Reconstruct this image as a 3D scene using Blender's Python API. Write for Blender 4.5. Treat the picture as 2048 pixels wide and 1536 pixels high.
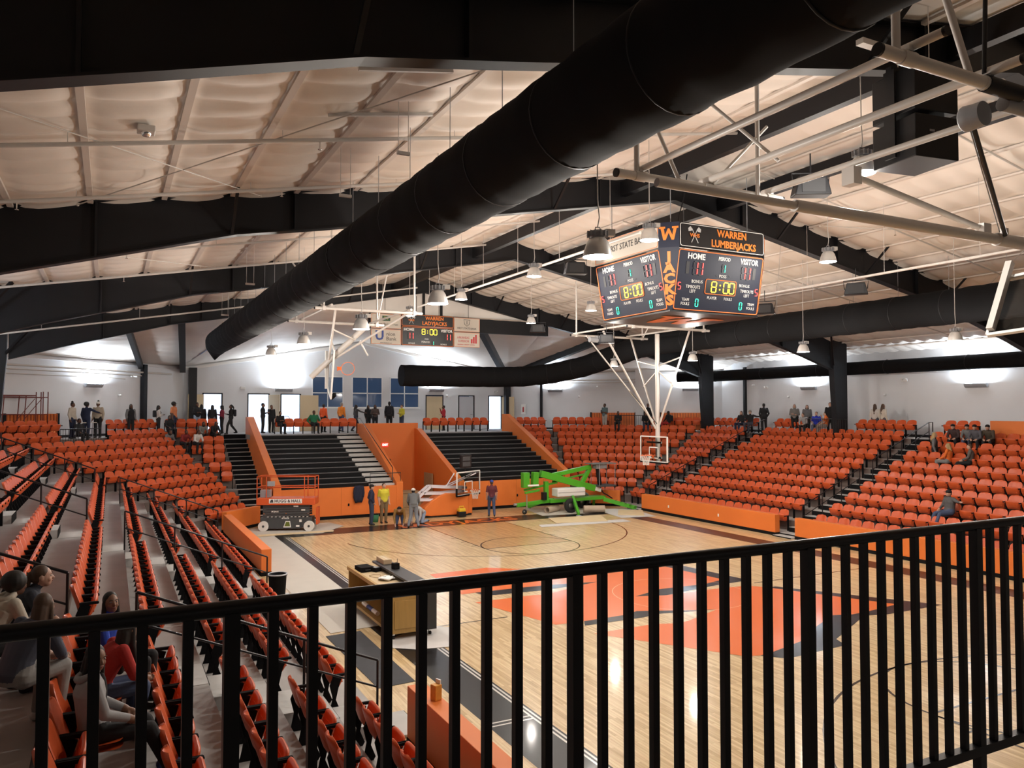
import bpy, bmesh, math, random
import numpy as np
from mathutils import Vector, Matrix
random.seed(7); np.random.seed(7)
PI = math.pi
for o in list(bpy.data.objects): bpy.data.objects.remove(o)
SC = bpy.context.scene
COL = SC.collection

# ------------------------------------------------------------------ camera
CAM = Vector((-13.90, -16.89, 5.00)); YAW = math.radians(27.33); PITCH = math.radians(1.91); FPX = 1554.0
_f = Vector((math.sin(YAW)*math.cos(PITCH), math.cos(YAW)*math.cos(PITCH), math.sin(PITCH)))
_r = Vector((math.cos(YAW), -math.sin(YAW), 0)); _u = _r.cross(_f)
cd = bpy.data.cameras.new('camera'); cam = bpy.data.objects.new('camera', cd); COL.objects.link(cam)
cd.sensor_width = 36; cd.lens = FPX/2048*36; cd.clip_start = .05; cd.clip_end = 300
cam.matrix_world = Matrix(((_r.x, _u.x, -_f.x, CAM.x), (_r.y, _u.y, -_f.y, CAM.y), (_r.z, _u.z, -_f.z, CAM.z), (0, 0, 0, 1)))
SC.camera = cam
# ------------------------------------------------------------------ world: dusk outside the windows
W = bpy.data.worlds.new('dusk'); SC.world = W; W.use_nodes = True
W.node_tree.nodes['Background'].inputs[0].default_value = (.045, .075, .16, 1)
W.node_tree.nodes['Background'].inputs[1].default_value = 1.0
vs = SC.view_settings; vs.view_transform = 'Standard'; vs.look = 'None'; vs.exposure = 0.36; vs.gamma = 1; vs.use_curve_mapping = False
SC.cycles.max_bounces = 7; SC.cycles.diffuse_bounces = 4; SC.cycles.glossy_bounces = 3; SC.cycles.transmission_bounces = 5; SC.cycles.caustics_reflective = False; SC.cycles.caustics_refractive = False
HIGHBAY_W = 250.0; SCONCE_W = 260.0
HIGHBAY_C = (1.0, .93, .84); SCONCE_C = (.80, .90, 1.0)

def proj(P):
    d = Vector(P) - CAM; z = d.dot(_f)
    if z <= .1: return None
    return 1024+FPX*d.dot(_r)/z, 768-FPX*d.dot(_u)/z, z

# ------------------------------------------------------------------ materials
MATS = {}
def M(name, col, rough=.6, metal=0., var=0., scale=8., bump=0., emit=None, es=0., coat=0., trans=0., spec=.5, stretch=None, ior=1.45):
    if name in MATS: return MATS[name]
    m = bpy.data.materials.new(name); m.use_nodes = True; nt = m.node_tree; b = nt.nodes['Principled BSDF']
    b.inputs['Base Color'].default_value = (*col, 1); b.inputs['Roughness'].default_value = rough; b.inputs['Metallic'].default_value = metal
    b.inputs['Specular IOR Level'].default_value = spec; b.inputs['IOR'].default_value = ior
    if coat: b.inputs['Coat Weight'].default_value = coat; b.inputs['Coat Roughness'].default_value = .08
    if trans: b.inputs['Transmission Weight'].default_value = trans
    if emit: b.inputs['Emission Color'].default_value = (*emit, 1); b.inputs['Emission Strength'].default_value = es
    if var or bump:
        tc = nt.nodes.new('ShaderNodeTexCoord'); n = nt.nodes.new('ShaderNodeTexNoise'); n.inputs['Scale'].default_value = scale; n.inputs['Detail'].default_value = 5
        src = tc.outputs['Object']
        if stretch:
            mp = nt.nodes.new('ShaderNodeMapping'); mp.inputs['Scale'].default_value = stretch; nt.links.new(src, mp.inputs[0]); src = mp.outputs[0]
        nt.links.new(src, n.inputs['Vector'])
        if var:
            mx = nt.nodes.new('ShaderNodeMix'); mx.data_type = 'RGBA'
            mx.inputs[6].default_value = (*[max(0, c*(1-var)) for c in col], 1); mx.inputs[7].default_value = (*[min(1, c*(1+var)) for c in col], 1)
            nt.links.new(n.outputs[0], mx.inputs[0]); nt.links.new(mx.outputs[2], b.inputs['Base Color'])
        if bump:
            bp = nt.nodes.new('ShaderNodeBump'); bp.inputs['Strength'].default_value = bump; bp.inputs['Distance'].default_value = .02
            nt.links.new(n.outputs[0], bp.inputs['Height']); nt.links.new(bp.outputs[0], b.inputs['Normal'])
    MATS[name] = m
    return m

def wood_court(name, tint=(1, 1, 1)):
    m = bpy.data.materials.new(name); m.use_nodes = True; nt = m.node_tree; b = nt.nodes['Principled BSDF']; N = nt.nodes.new; L = nt.links.new
    tc = N('ShaderNodeTexCoord'); mp = N('ShaderNodeMapping'); mp.inputs['Rotation'].default_value = (0, 0, PI/2); L(tc.outputs['Object'], mp.inputs[0])
    br = N('ShaderNodeTexBrick'); br.offset = .37; br.inputs['Scale'].default_value = 1; br.inputs['Mortar Size'].default_value = .0015
    br.inputs['Brick Width'].default_value = .9; br.inputs['Row Height'].default_value = .057; br.inputs['Bias'].default_value = -.15
    br.inputs['Color1'].default_value = (.74*tint[0], .57*tint[1], .33*tint[2], 1); br.inputs['Color2'].default_value = (.50*tint[0], .335*tint[1], .155*tint[2], 1)
    br.inputs['Mortar'].default_value = (.42*tint[0], .28*tint[1], .14*tint[2], 1); L(mp.outputs[0], br.inputs[0])
    mp2 = N('ShaderNodeMapping'); mp2.inputs['Scale'].default_value = (14, .8, 1); L(tc.outputs['Object'], mp2.inputs[0])
    n = N('ShaderNodeTexNoise'); n.inputs['Scale'].default_value = 2.2; n.inputs['Detail'].default_value = 6; L(mp2.outputs[0], n.inputs['Vector'])
    mx = N('ShaderNodeMix'); mx.data_type = 'RGBA'; mx.blend_type = 'OVERLAY'; mx.inputs[0].default_value = .45
    L(br.outputs[0], mx.inputs[6]); L(n.outputs[0], mx.inputs[7]); L(mx.outputs[2], b.inputs['Base Color'])
    b.inputs['Roughness'].default_value = .3; b.inputs['Specular IOR Level'].default_value = .35; b.inputs['Coat Weight'].default_value = .28; b.inputs['Coat Roughness'].default_value = .07
    MATS[name] = m
    return m

ORANGE = M('orange_paint', (.72, .165, .028), .5, var=.06, scale=3)
ORANGE_W = M('orange_wall', (.74, .19, .035), .55, var=.05, scale=1.5)
SEAT_O = M('seat_plastic', (.60, .098, .026), .36, var=.05, scale=4)
BLACK = M('black_steel', (.010, .010, .012), .5, var=.2, scale=2, spec=.3)
BLACKM = M('black_fabric', (.0075, .0075, .0085), .9, var=.15, scale=6, spec=.15)
BLACKG = M('black_gloss', (.010, .010, .013), .3)
WHITE_ST = M('white_steel', (.58, .55, .52), .4, var=.04, scale=3)
WALL = M('wall_paint', (.68, .69, .71), .75, var=.03, scale=1.2)
CEIL = M('ceiling_vinyl', (.78, .72, .66), .62, var=.04, scale=2.5, bump=.25)
CONC = M('concrete', (.37, .36, .35), .55, var=.22, scale=1.6, bump=.15)
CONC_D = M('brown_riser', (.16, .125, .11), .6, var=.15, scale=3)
WOODF = wood_court('maple_court')
WOODK = wood_court('stained_maple', (.82, .68, .52))
ALU = M('spun_aluminium', (.72, .72, .71), .42, .55, var=.08, scale=9)
GREY = M('grey_paint', (.30, .31, .33), .5, var=.06)
CHROME = M('chrome', (.8, .8, .8), .15, 1.)
RUBBER = M('rubber', (.018, .018, .018), .75)
WHITE = M('white_paint', (.80, .80, .79), .45)
WHITE_T = M('white_print', (.85, .85, .83), .6)
GLASS = M('clear_glass', (.93, .97, .96), .02, trans=1., ior=1.2)
def EM(name, c, s): return M(name, c, .5, emit=c, es=s)
LENS = EM('lamp_lens', (1, .96, .92), 14); LENS_C = EM('sconce_lens', (.88, .94, 1), 12)
LED_R = EM('led_red', (1, .07, .06), 2.2); LED_Y = EM('led_yellow', (1, .72, .05), 1.8); LED_G = EM('led_green', (.05, .9, .5), 1.6); LED_W = EM('led_white', (1, .93, .8), 1.6)

# ------------------------------------------------------------------ mesh builder
class MB:
    def __init__(s): s.v = []; s.f = []; s.m = []; s.sm = []
    def add(s, V, F, mi=0, sm=False):
        o = len(s.v); s.v.extend([tuple(p) for p in V])
        for f in F: s.f.append(tuple(i+o for i in f)); s.m.append(mi); s.sm.append(sm)
        return s
    def box(s, c, d, rz=0, mi=0, R=None):
        hx, hy, hz = d[0]/2, d[1]/2, d[2]/2
        V = [(x, y, z) for z in (-hz, hz) for x, y in ((-hx, -hy), (hx, -hy), (hx, hy), (-hx, hy))]
        if R is None: R = Matrix.Rotation(rz, 3, 'Z')
        c = Vector(c); V = [c+R@Vector(p) for p in V]
        return s.add(V, [(3, 2, 1, 0), (4, 5, 6, 7), (0, 1, 5, 4), (1, 2, 6, 5), (2, 3, 7, 6), (3, 0, 4, 7)], mi)
    def bb(s, x0, x1, y0, y1, z0, z1, mi=0): return s.box(((x0+x1)/2, (y0+y1)/2, (z0+z1)/2), (abs(x1-x0), abs(y1-y0), abs(z1-z0)), mi=mi)
    def beam(s, a, b, w, h, mi=0, up=(0, 0, 1), off=0):
        a = Vector(a); b = Vector(b); d = (b-a); L = d.length; d.normalize(); sd = d.cross(Vector(up))
        if sd.length < 1e-4: sd = d.cross(Vector((1, 0, 0)))
        sd.normalize(); u = sd.cross(d); R = Matrix((sd, d, u)).transposed()
        return s.box((a+b)/2+u*off, (w, L, h), mi=mi, R=R)
    def cyl(s, a, b, r0, r1=None, n=10, caps=True, mi=0, sm=True):
        a = Vector(a); b = Vector(b); r1 = r0 if r1 is None else r1; d = (b-a).normalized()
        x = d.orthogonal().normalized(); y = d.cross(x); V = []
        for c, r in ((a, r0), (b, r1)):
            for i in range(n): t = 2*PI*i/n; V.append(c+x*(r*math.cos(t))+y*(r*math.sin(t)))
        s.add(V, [(i, (i+1) % n, n+(i+1) % n, n+i) for i in range(n)], mi, sm)
        if caps: s.add(V[:n], [tuple(range(n))[::-1]], mi); s.add(V[n:], [tuple(range(n))], mi)
        return s
    def tube(s, P, r, n=8, mi=0, caps=True, closed=False, sm=True):
        P = [Vector(p) for p in P]; k = len(P); rr = r if hasattr(r, '__len__') else [r]*k; V = []; x = None
        for i, p in enumerate(P):
            if closed: d = (P[(i+1) % k]-P[i-1])
            else: d = (P[min(i+1, k-1)]-P[max(i-1, 0)])
            d.normalize()
            if x is None: x = d.orthogonal().normalized()
            x = (x-d*x.dot(d)).normalized(); y = d.cross(x)
            for j in range(n): t = 2*PI*j/n; V.append(p+x*(rr[i]*math.cos(t))+y*(rr[i]*math.sin(t)))
        F = []
        for i in range(k if closed else k-1):
            a = i*n; b = ((i+1) % k)*n
            for j in range(n): F.append((a+j, a+(j+1) % n, b+(j+1) % n, b+j))
        s.add(V, F, mi, sm)
        if caps and not closed: s.add(V[:n], [tuple(range(n))[::-1]], mi); s.add(V[-n:], [tuple(range(n))], mi)
        return s
    def lathe(s, prof, o=(0, 0, 0), n=20, mi=0, sm=True, R=None):
        o = Vector(o); V = []; k = len(prof)
        for r, z in prof:
            for j in range(n):
                t = 2*PI*j/n; p = Vector((r*math.cos(t), r*math.sin(t), z)); V.append(o+(R@p if R else p))
        F = [(i*n+j, i*n+(j+1) % n, (i+1)*n+(j+1) % n, (i+1)*n+j) for i in range(k-1) for j in range(n)]
        return s.add(V, F, mi, sm)
    def prism(s, pts, fn0, fn1, mi=0):
        k = len(pts); V = [fn0(p) for p in pts]+[fn1(p) for p in pts]
        return s.add(V, [tuple(range(k))[::-1], tuple(range(k, 2*k))]+[(i, (i+1) % k, k+(i+1) % k, k+i) for i in range(k)], mi)
    def quad(s, a, b, c, d, mi=0): return s.add([a, b, c, d], [(0, 1, 2, 3)], mi)
    def ball(s, c, r, n=10, m=7, mi=0, R=None):
        c = Vector(c); r = r if hasattr(r, '__len__') else (r, r, r); V = []
        for i in range(m+1):
            a = PI*i/m
            for j in range(n):
                t = 2*PI*j/n; p = Vector((r[0]*math.sin(a)*math.cos(t), r[1]*math.sin(a)*math.sin(t), r[2]*math.cos(a))); V.append(c+(R@p if R else p))
        return s.add(V, [(i*n+j, (i+1)*n+j, (i+1)*n+(j+1) % n, i*n+(j+1) % n) for i in range(m) for j in range(n)], mi, True)
    def mesh(s, name, mats, inv=None):
        me = bpy.data.meshes.new(name); V = s.v
        if inv is not None: V = [tuple(inv@Vector(p)) for p in V]
        me.from_pydata([tuple(p) for p in V], [], s.f)
        for m in (mats if isinstance(mats, (list, tuple)) else [mats]): me.materials.append(m)
        me.polygons.foreach_set('material_index', s.m); me.polygons.foreach_set('use_smooth', s.sm); me.update()
        return me
    def build(s, name, mats, parent=None, world=False, bevel=0.):
        inv = parent.matrix_basis.inverted() if (world and parent is not None) else None
        o = bpy.data.objects.new(name, s.mesh(name, mats, inv)); COL.objects.link(o)
        if parent is not None: o.parent = parent
        if bevel:
            b = o.modifiers.new('bevel', 'BEVEL'); b.width = bevel; b.segments = 2; b.limit_method = 'ANGLE'; b.angle_limit = .6
        return o

def tag(o, label=None, cat=None, group=None, kind=None):
    if label: o['label'] = label
    if cat: o['category'] = cat
    if group: o['group'] = group
    if kind: o['kind'] = kind
    return o
def thing(name, label, cat, loc=(0, 0, 0), rz=0, group=None):
    o = bpy.data.objects.new(name, None); COL.objects.link(o); o.empty_display_size = .1
    o.matrix_basis = Matrix.Translation(Vector(loc)) @ Matrix.Rotation(rz, 4, 'Z')
    return tag(o, label, cat, group)
def sempty(name, loc):
    o = bpy.data.objects.new(name, None); COL.objects.link(o); o.empty_display_size = .1; o.matrix_basis = Matrix.Translation(Vector(loc)); o['kind'] = 'structure'; return o
def struct(o): o['kind'] = 'structure'; return o
def copy_tree(o, parent=None):
    c = o.copy(); COL.objects.link(c)
    if parent is not None: c.parent = parent
    for ch in o.children: copy_tree(ch, c)
    return c
def light(name, kind, loc, power, color, parent, size=.2, rot=None, spread=None, world=True):
    d = bpy.data.lights.new(name, kind); d.energy = power; d.color = color
    if kind == 'AREA': d.shape = 'DISK'; d.size = size
    elif kind in ('POINT', 'SPOT'): d.shadow_soft_size = size
    o = bpy.data.objects.new(name, d); COL.objects.link(o); o.parent = parent
    o.location = loc
    if rot: o.rotation_euler = rot
    return o
_font = {}
def text(body, size, mat, parent, mtx, name='lettering', align='CENTER', ext=.002, bold=0., sx=1.):
    cu = bpy.data.curves.new(name, 'FONT'); cu.body = body; cu.size = size; cu.align_x = align; cu.align_y = 'CENTER'; cu.extrude = ext; cu.offset = bold; cu.resolution_u = 2
    tmp = bpy.data.objects.new(name, cu)
    me = bpy.data.meshes.new_from_object(tmp); bpy.data.objects.remove(tmp); bpy.data.curves.remove(cu)
    me.materials.clear(); me.materials.append(mat); me.transform(mtx @ Matrix.Diagonal((sx, 1, 1, 1)))
    o = bpy.data.objects.new(name, me); COL.objects.link(o)
    if parent is not None: o.parent = parent
    return o
def plane_mtx(o, x, y):
    "matrix placing text (x right, y up) at o with axes x and y"
    x = Vector(x).normalized(); y = Vector(y); y = (y-x*y.dot(x)).normalized(); z = x.cross(y)
    return Matrix(((x.x, y.x, z.x, o[0]), (x.y, y.y, z.y, o[1]), (x.z, y.z, z.z, o[2]), (0, 0, 0, 1)))
ORD = ['front', 'second', 'third', 'fourth', 'fifth', 'sixth', 'seventh', 'eighth', 'ninth', 'tenth', 'eleventh', 'twelfth', 'thirteenth', 'fourteenth', 'fifteenth', 'sixteenth', 'seventeenth', 'eighteenth', 'nineteenth', 'twentieth']
def nth(i): return 'first' if i == 0 else ORD[i] if i < 20 else 'twenty-'+nth(i-20) if i < 29 else ('thirtieth' if i == 29 else 'thirty-'+nth(i-30))
# ------------------------------------------------------------------ floor and court markings
HL, HW = 14.33, 7.62
fl = MB(); fl.bb(-9.95, 9.95, -22, 26, -.12, 0); floor = struct(fl.build('floor', WOODF))
PB = M('court_black', (.008, .009, .011), .3, coat=.12, spec=.25); PO = M('court_orange', (.80, .17, .03), .3, coat=.25, spec=.35); PL = M('court_line', (.05, .028, .018), .2, coat=.4); PW = M('court_white', (.75, .74, .7), .25, coat=.5)
def paint(name, polys, mat, z=.002):
    bm = bmesh.new()
    for P in polys:
        vs_ = [bm.verts.new((x, y, z)) for x, y in P]; f = bm.faces.new(vs_)
        f.normal_update()
        if f.normal.z < 0: f.normal_flip()
    bmesh.ops.triangulate(bm, faces=bm.faces[:]); me = bpy.data.meshes.new(name); bm.to_mesh(me); bm.free(); me.materials.append(mat)
    o = bpy.data.objects.new(name, me); COL.objects.link(o); o.parent = floor; return o
def rect(x0, x1, y0, y1): return [(x0, y0), (x1, y0), (x1, y1), (x0, y1)]
def ring(cx, cy, r, w, a0, a1, n=40):
    return [[(cx+(r-w)*math.cos(t0), cy+(r-w)*math.sin(t0)), (cx+r*math.cos(t0), cy+r*math.sin(t0)), (cx+r*math.cos(t1), cy+r*math.sin(t1)), (cx+(r-w)*math.cos(t1), cy+(r-w)*math.sin(t1))]
            for t0, t1 in ((a0+(a1-a0)*i/n, a0+(a1-a0)*(i+1)/n) for i in range(n))]
paint('border_strip', [rect(-8.52, -7.72, -HL, HL)], PB); paint('border_strip', [rect(7.62, 8.52, -HL, HL)], PB)
paint('border_strip', [rect(-8.52, 8.52, HL, HL+1.5)], PB)
paint('sideline', [rect(-7.66, -7.62, -HL, HL), rect(-7.74, -7.70, -HL, HL), rect(-8.52, -7.7, -5.72, -5.68), rect(-8.52, -7.7, -5.6, -5.56)], PW, .003)
paint('sideline', [rect(-7.62, -7.58, -HL, HL), rect(-7.70, -7.66, -HL, HL)], PB, .003)
paint('division_line', [rect(-HW, -5.3, -.025, .025), rect(2.7, HW, -.025, .025)], PL)
for s in (-1, 1):
    P = []
    P += ring(0, s*12.73, 6.02, .05, *((math.radians(8), math.radians(172)) if s < 0 else (math.radians(188), math.radians(352))))
    P += [rect(-1.85, -1.80, min(s*8.54, s*HL), max(s*8.54, s*HL)), rect(1.80, 1.85, min(s*8.54, s*HL), max(s*8.54, s*HL)), rect(-1.85, 1.85, s*8.54-.025, s*8.54+.025)]
    P += ring(0, s*8.54, 1.85, .05, 0, 2*PI, 48)
    for i in range(4):
        yy = s*(HL-2.2-.95*i); P += [rect(-2.05, -1.85, yy-.025, yy+.025), rect(1.85, 2.05, yy-.025, yy+.025)]
    paint('key_lines', P, PL, .003)
paint('stained_key', [rect(-1.8, 1.8, 8.56, HL)], WOODK, .0015)
Wor = [(-5.2, 5.4), (-3.22, 5.52), (-2.31, 4.8), (1.9, 3.2), (2.23, .77), (1.36, .55), (-.17, .64), (-1.31, .26), (-.49, -.02), (1.0, -.03), (2.31, -.17), (2.61, -.58), (4.16, -3.52), (2.84, -3.66), (2.3, -3.67), (1.8, -3.51), (.7, -4.0), (-.38, -4.55), (-.4, -4.64), (-1.66, -4.95), (-2.06, -5.), (-2.38, -4.89), (-4.22, -2.15), (-2.57, -2.13), (-2.02, -2.33), (-1.66, -2.29), (-.43, -1.83), (-.34, -1.79), (-2.2, -1.0), (-2.72, -1.16), (-3.86, -1.18), (-4.61, -1.14), (-5.4, 1.64), (-3.66, 1.64), (-3.39, 1.51), (-1.74, 2.1), (-1.23, 2.21), (-2.6, 2.5), (-3.6, 2.58), (-4.65, 2.63), (-5.36, 2.59)]
paint('court_emblem', [Wor], PO, .003)
paint('court_emblem_shadow', [[(1.9, 3.2), (2.46, 3.18), (2.85, .35), (1.5, .28), (-.06, .05), (-.49, -.02), (-1.31, .26), (-.17, .64), (1.36, .55), (2.23, .77)],
      [(-4.95, 2.61), (-4.85, 2.15), (-3.3, 2.02), (-1.74, 2.1), (-1.23, 2.21), (-2.6, 2.5), (-3.6, 2.58)],
      [(-3.86, -1.18), (-4.05, -1.51), (-2.4, -1.55), (-1.9, -1.45), (-.34, -1.79), (-2.2, -1.0), (-2.72, -1.16)],
      [(2.61, -.58), (2.91, -.6), (5.14, -4.09), (2.99, -4.06), (2.49, -3.87), (.25, -4.92), (.07, -5.32), (-1.73, -5.4), (-2.06, -5.), (-1.66, -4.95), (-.4, -4.64), (-.38, -4.55), (.7, -4.0), (1.8, -3.51), (2.3, -3.67), (2.84, -3.66), (4.16, -3.52)]], PB, .003)
PT = M('court_thin', (.85, .5, .3), .3)
paint('centre_circle', ring(0, 0, 1.85, .02, 0, 2*PI, 60), PT, .004)
t = text('LADYJACKS', 1.25, PO, floor, Matrix.Translation((0, 15.07, .003)), 'baseline_lettering', ext=0, bold=.03, sx=.86)
t = text('LUMBERJACKS', 1.25, PO, floor, Matrix.Translation((0, -15.07, .003)) @ Matrix.Rotation(PI, 4, 'Z'), 'baseline_lettering', ext=0, bold=.03, sx=.86)

# ------------------------------------------------------------------ seating bowl
Z0, RISE, TREAD, CONZ, NR = .10, .39, .90, 3.70, 9
def octo(d, s):      # bend points of the bowl line at offset d on side s
    return [(s*(9.7+d), 16.5+.414*d), (s*(7.9+.414*d), 18.3+d)]
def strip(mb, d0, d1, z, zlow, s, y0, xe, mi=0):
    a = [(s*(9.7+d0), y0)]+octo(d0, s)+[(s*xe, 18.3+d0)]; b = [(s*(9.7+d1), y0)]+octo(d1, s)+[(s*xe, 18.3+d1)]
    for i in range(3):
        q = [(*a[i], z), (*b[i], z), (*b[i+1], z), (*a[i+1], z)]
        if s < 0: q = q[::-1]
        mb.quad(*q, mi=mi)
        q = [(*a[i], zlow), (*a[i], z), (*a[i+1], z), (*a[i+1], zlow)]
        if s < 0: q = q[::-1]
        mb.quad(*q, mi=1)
for s, nm in ((-1, 'left'), (1, 'right')):
    for k in range(NR):
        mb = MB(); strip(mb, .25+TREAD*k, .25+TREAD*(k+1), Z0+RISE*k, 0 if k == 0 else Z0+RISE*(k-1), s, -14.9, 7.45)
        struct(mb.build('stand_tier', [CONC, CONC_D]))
    # concourse: octagonal slab reaching the walls
    mb = MB(); d0 = .25+TREAD*NR
    a = [(s*(9.7+d0), -31), *octo(d0, s), (s*7.45, 18.3+d0)]; b = [(s*20.5, -31), (s*20.5, 20.7), (s*10.2, 31), (s*7.45, 31)]
    for i in range(3):
        q = [(*a[i], CONZ), (*b[i], CONZ), (*b[i+1], CONZ), (*a[i+1], CONZ)]; mb.quad(*(q if s > 0 else q[::-1]))
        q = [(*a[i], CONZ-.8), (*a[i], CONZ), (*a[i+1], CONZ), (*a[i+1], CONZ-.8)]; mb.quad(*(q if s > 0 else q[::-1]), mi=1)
    struct(mb.build('concourse', [CONC, CONC_D]))
mb = MB(); mb.bb(-7.45, 7.9, 25.1, 31, CONZ-.25, CONZ); struct(mb.build('concourse', [CONC]))
mb = MB(); mb.bb(-20.4, 20.4, -31, -14.84, 3.1, 3.4); mb.bb(-20.4, 20.4, -15.2, -14.9, 0, 3.1); struct(mb.build('viewing_platform', [CONC]))

AISLE_R = (15.2, 5.45, -4.3); AISLE_L = (14.6, 4.3, -5.0); AW = .95
STEP = M('step_concrete', (.50, .50, .49), .6, var=.18, scale=2.5)
def aisle(s, yc):
    e = sempty('aisle_stair', (s*9.95, yc, 0))
    for k in range(NR+1):
        z = Z0+RISE*k if k < NR else CONZ; zb = Z0+RISE*(k-1) if k else 0; x = .25+TREAD*k
        m = MB(); zz = (z+zb)/2; xa = s*(9.7+x-.42); xb = s*(9.7+x)
        m.bb(min(xa, xb), max(xa, xb), yc-AW/2, yc+AW/2, zb+.002, zz); m.build('step', [STEP], e, True)
        m = MB(); m.bb(min(xa, xa-s*.012), max(xa, xa-s*.012), yc-AW/2, yc+AW/2, zb+.01, zz-.004); m.build('black_riser', [BLACKM], e, True)
        m = MB(); m.bb(min(xb, xb-s*.012), max(xb, xb-s*.012), yc-AW/2, yc+AW/2, zz+.01, z-.004); m.build('black_riser', [BLACKM], e, True)
        if k < NR:
            xc = s*(9.7+x+TREAD-.42); m = MB(); m.bb(min(xb, xc), max(xb, xc), yc-AW/2, yc+AW/2, z, z+.006); m.build('tread', [STEP], e, True)
for yc in AISLE_R[:2]: aisle(1, yc)
for yc in AISLE_L: aisle(-1, yc)
# aisle beside the far left stair wall (climbs towards the far wall)
e = sempty('aisle_stair', (-8.1, 18.3, 0))
for k in range(NR+1):
    z = Z0+RISE*k if k < NR else CONZ; zb = Z0+RISE*(k-1) if k else 0; y = 18.3+.25+TREAD*k; zz = (z+zb)/2
    m = MB(); m.bb(-8.55, -7.45, y-.42, y, zb+.002, zz); m.build('step', [STEP], e, True)
    m = MB(); m.bb(-8.55, -7.45, y-.435, y-.42, zb+.01, zz-.004); m.build('black_riser', [BLACKM], e, True)
    m = MB(); m.bb(-8.55, -7.45, y-.015, y, zz+.01, z-.004); m.build('black_riser', [BLACKM], e, True)
    if k < NR: m = MB(); m.bb(-8.55, -7.45, y, y+TREAD-.44, z, z+.006); m.build('tread', [STEP], e, True)

# front walls of the stands
def low_wall(name, pts, h, th=.25, cap=True):
    a, b = Vector((*pts[0], 0)), Vector((*pts[1], 0)); m = MB(); m.beam(a+Vector((0, 0, h/2+.06)), b+Vector((0, 0, h/2+.06)), th, h-.12)
    o = struct(m.build(name, [ORANGE_W], bevel=.008))
    m = MB(); m.beam(a+Vector((0, 0, .06)), b+Vector((0, 0, .06)), th+.02, .12); m.build('baseboard', [BLACKM], o)
    return o
def outlet(parent, p, n, mat):
    n = Vector(n); m = MB(); m.beam(Vector(p)-n*.002, Vector(p)+n*.012, .075, .12); m.build('outlet_plate', [mat], parent)
w = low_wall('wall_front_right', [(9.83, 14.72), (9.83, 5.95)], .82)
for y in (12.6, 9.2): outlet(w, (9.70, y, .42), (-1, 0, 0), WHITE)
w = low_wall('wall_front_right', [(9.83, 4.95), (9.83, -15)], .82); outlet(w, (9.70, -1.2, .42), (-1, 0, 0), WHITE)
low_wall('wall_front_right', [(9.75, 16.6), (8.05, 18.3)], .82)
low_wall('wall_front_left', [(-9.65, 16.25), (-9.65, 7.45)], .80, .3); low_wall('wall_front_left', [(-9.72, 16.65), (-8.15, 18.2)], .85)
low_wall('wall_front_left', [(-9.75, -5.72), (-9.75, -15)], .88, .28)

# ------------------------------------------------------------------ far end: bleachers, stair walls, tunnel
YF, YT, ZF = 18.6, 25.2, 1.42
def zs(y): return ZF+(CONZ-ZF)*(y-YF)/(YT-YF)
def end_wall(x0, x1, seam):
    m = MB(); m.bb(x0, x1, YF, YF+.2, .14, ZF); o = struct(m.build('wall_front_far', [ORANGE_W], bevel=.01))
    m = MB(); m.bb(x0-.005, x1+.005, YF-.012, YF+.2, 0, .14); m.build('baseboard', [BLACKM], o)
    for x in seam: m = MB(); m.bb(x-.006, x+.006, YF-.003, YF+.01, .14, ZF); m.build('panel_seam', [M('seam', (.45, .11, .02), .6)], o)
    return o
w = end_wall(-7.45, -1.45, (-5.9, -4.4, -2.9)); outlet(w, (-4.05, YF, .62), (0, -1, 0), BLACKM)
w = end_wall(1.55, 7.9, (3.1, 4.7, 6.3)); outlet(w, (4.75, YF, .62), (0, -1, 0), BLACKM)
def slope_wall(x0, x1, y0, y1, za, zb, base=0., flat=0., name='wall_stair'):
    P = [(y0, base), (y1+flat, base), (y1+flat, zb), (y1, zb), (y0, za)]
    m = MB(); m.prism(P, lambda p: (x0, *p), lambda p: (x1, *p)); return struct(m.build(name, [ORANGE_W], bevel=.012))
slope_wall(-7.45, -7.1, YF-.02, 26.2, 1.62, 4.62, 0, .5); slope_wall(-1.75, -1.42, YF-.02, 24.2, 1.55, 4.25, 0, 1.2)
slope_wall(1.5, 1.8, YF-.02, 24.6, 1.45, 3.95, 0, .6); slope_wall(7.6, 7.92, YF-.02, 25.6, 1.75, 4.75, 0, .5)
m = MB(); m.bb(-1.42, 1.5, 25.0, 25.25, 2.25, 4.25); m.bb(-1.42, -1.1, 25., 25.25, 0, 2.25); m.bb(.1, 1.5, 25., 25.25, 0, 2.25); struct(m.build('wall_tunnel', [ORANGE_W]))
m = MB(); m.bb(-1.75, 1.8, 25.25, 25.5, CONZ-.3, 4.25); struct(m.build('wall_tunnel', [ORANGE_W]))
BEN = M('bleacher_black', (.006, .006, .007), .6, spec=.2); EDGE = M('bleacher_edge', (.13, .13, .135), .45)
def bleacher(x0, x1, xs):
    n = 11; ty = (YT-YF-.2)/n; rz = (CONZ-ZF)/n; e = sempty('bleacher_bank', (x0, YF+.2, 0))
    for i in range(n):
        y = YF+.2+ty*i; z = ZF+rz*(i+1)-.02
        m = MB(); m.bb(x0, x1, y, y+ty*1.02, z-rz-.4 if i else 0.2, z); m.build('bench_tier', [BEN], e, True)
        m = MB(); m.bb(x0+.01, x1-.01, y-.012, y+.05, z-.028, z+.004); m.build('nosing', [EDGE], e, True)
        if xs:
            for h in range(2):
                zz = ZF+rz*i+rz*(h+1)/2-.01; yy = y+ty*h/2
                m = MB(); m.bb(x1+.02, xs, yy, yy+ty/2*1.02, zz-rz/2-.2, zz); m.build('step', [STEP], e, True)
                if h: m = MB(); m.bb(x1+.02, xs, yy-.012, yy-.001, zz-rz/2, zz-.03); m.build('black_riser', [BLACKM], e, True)
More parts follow.
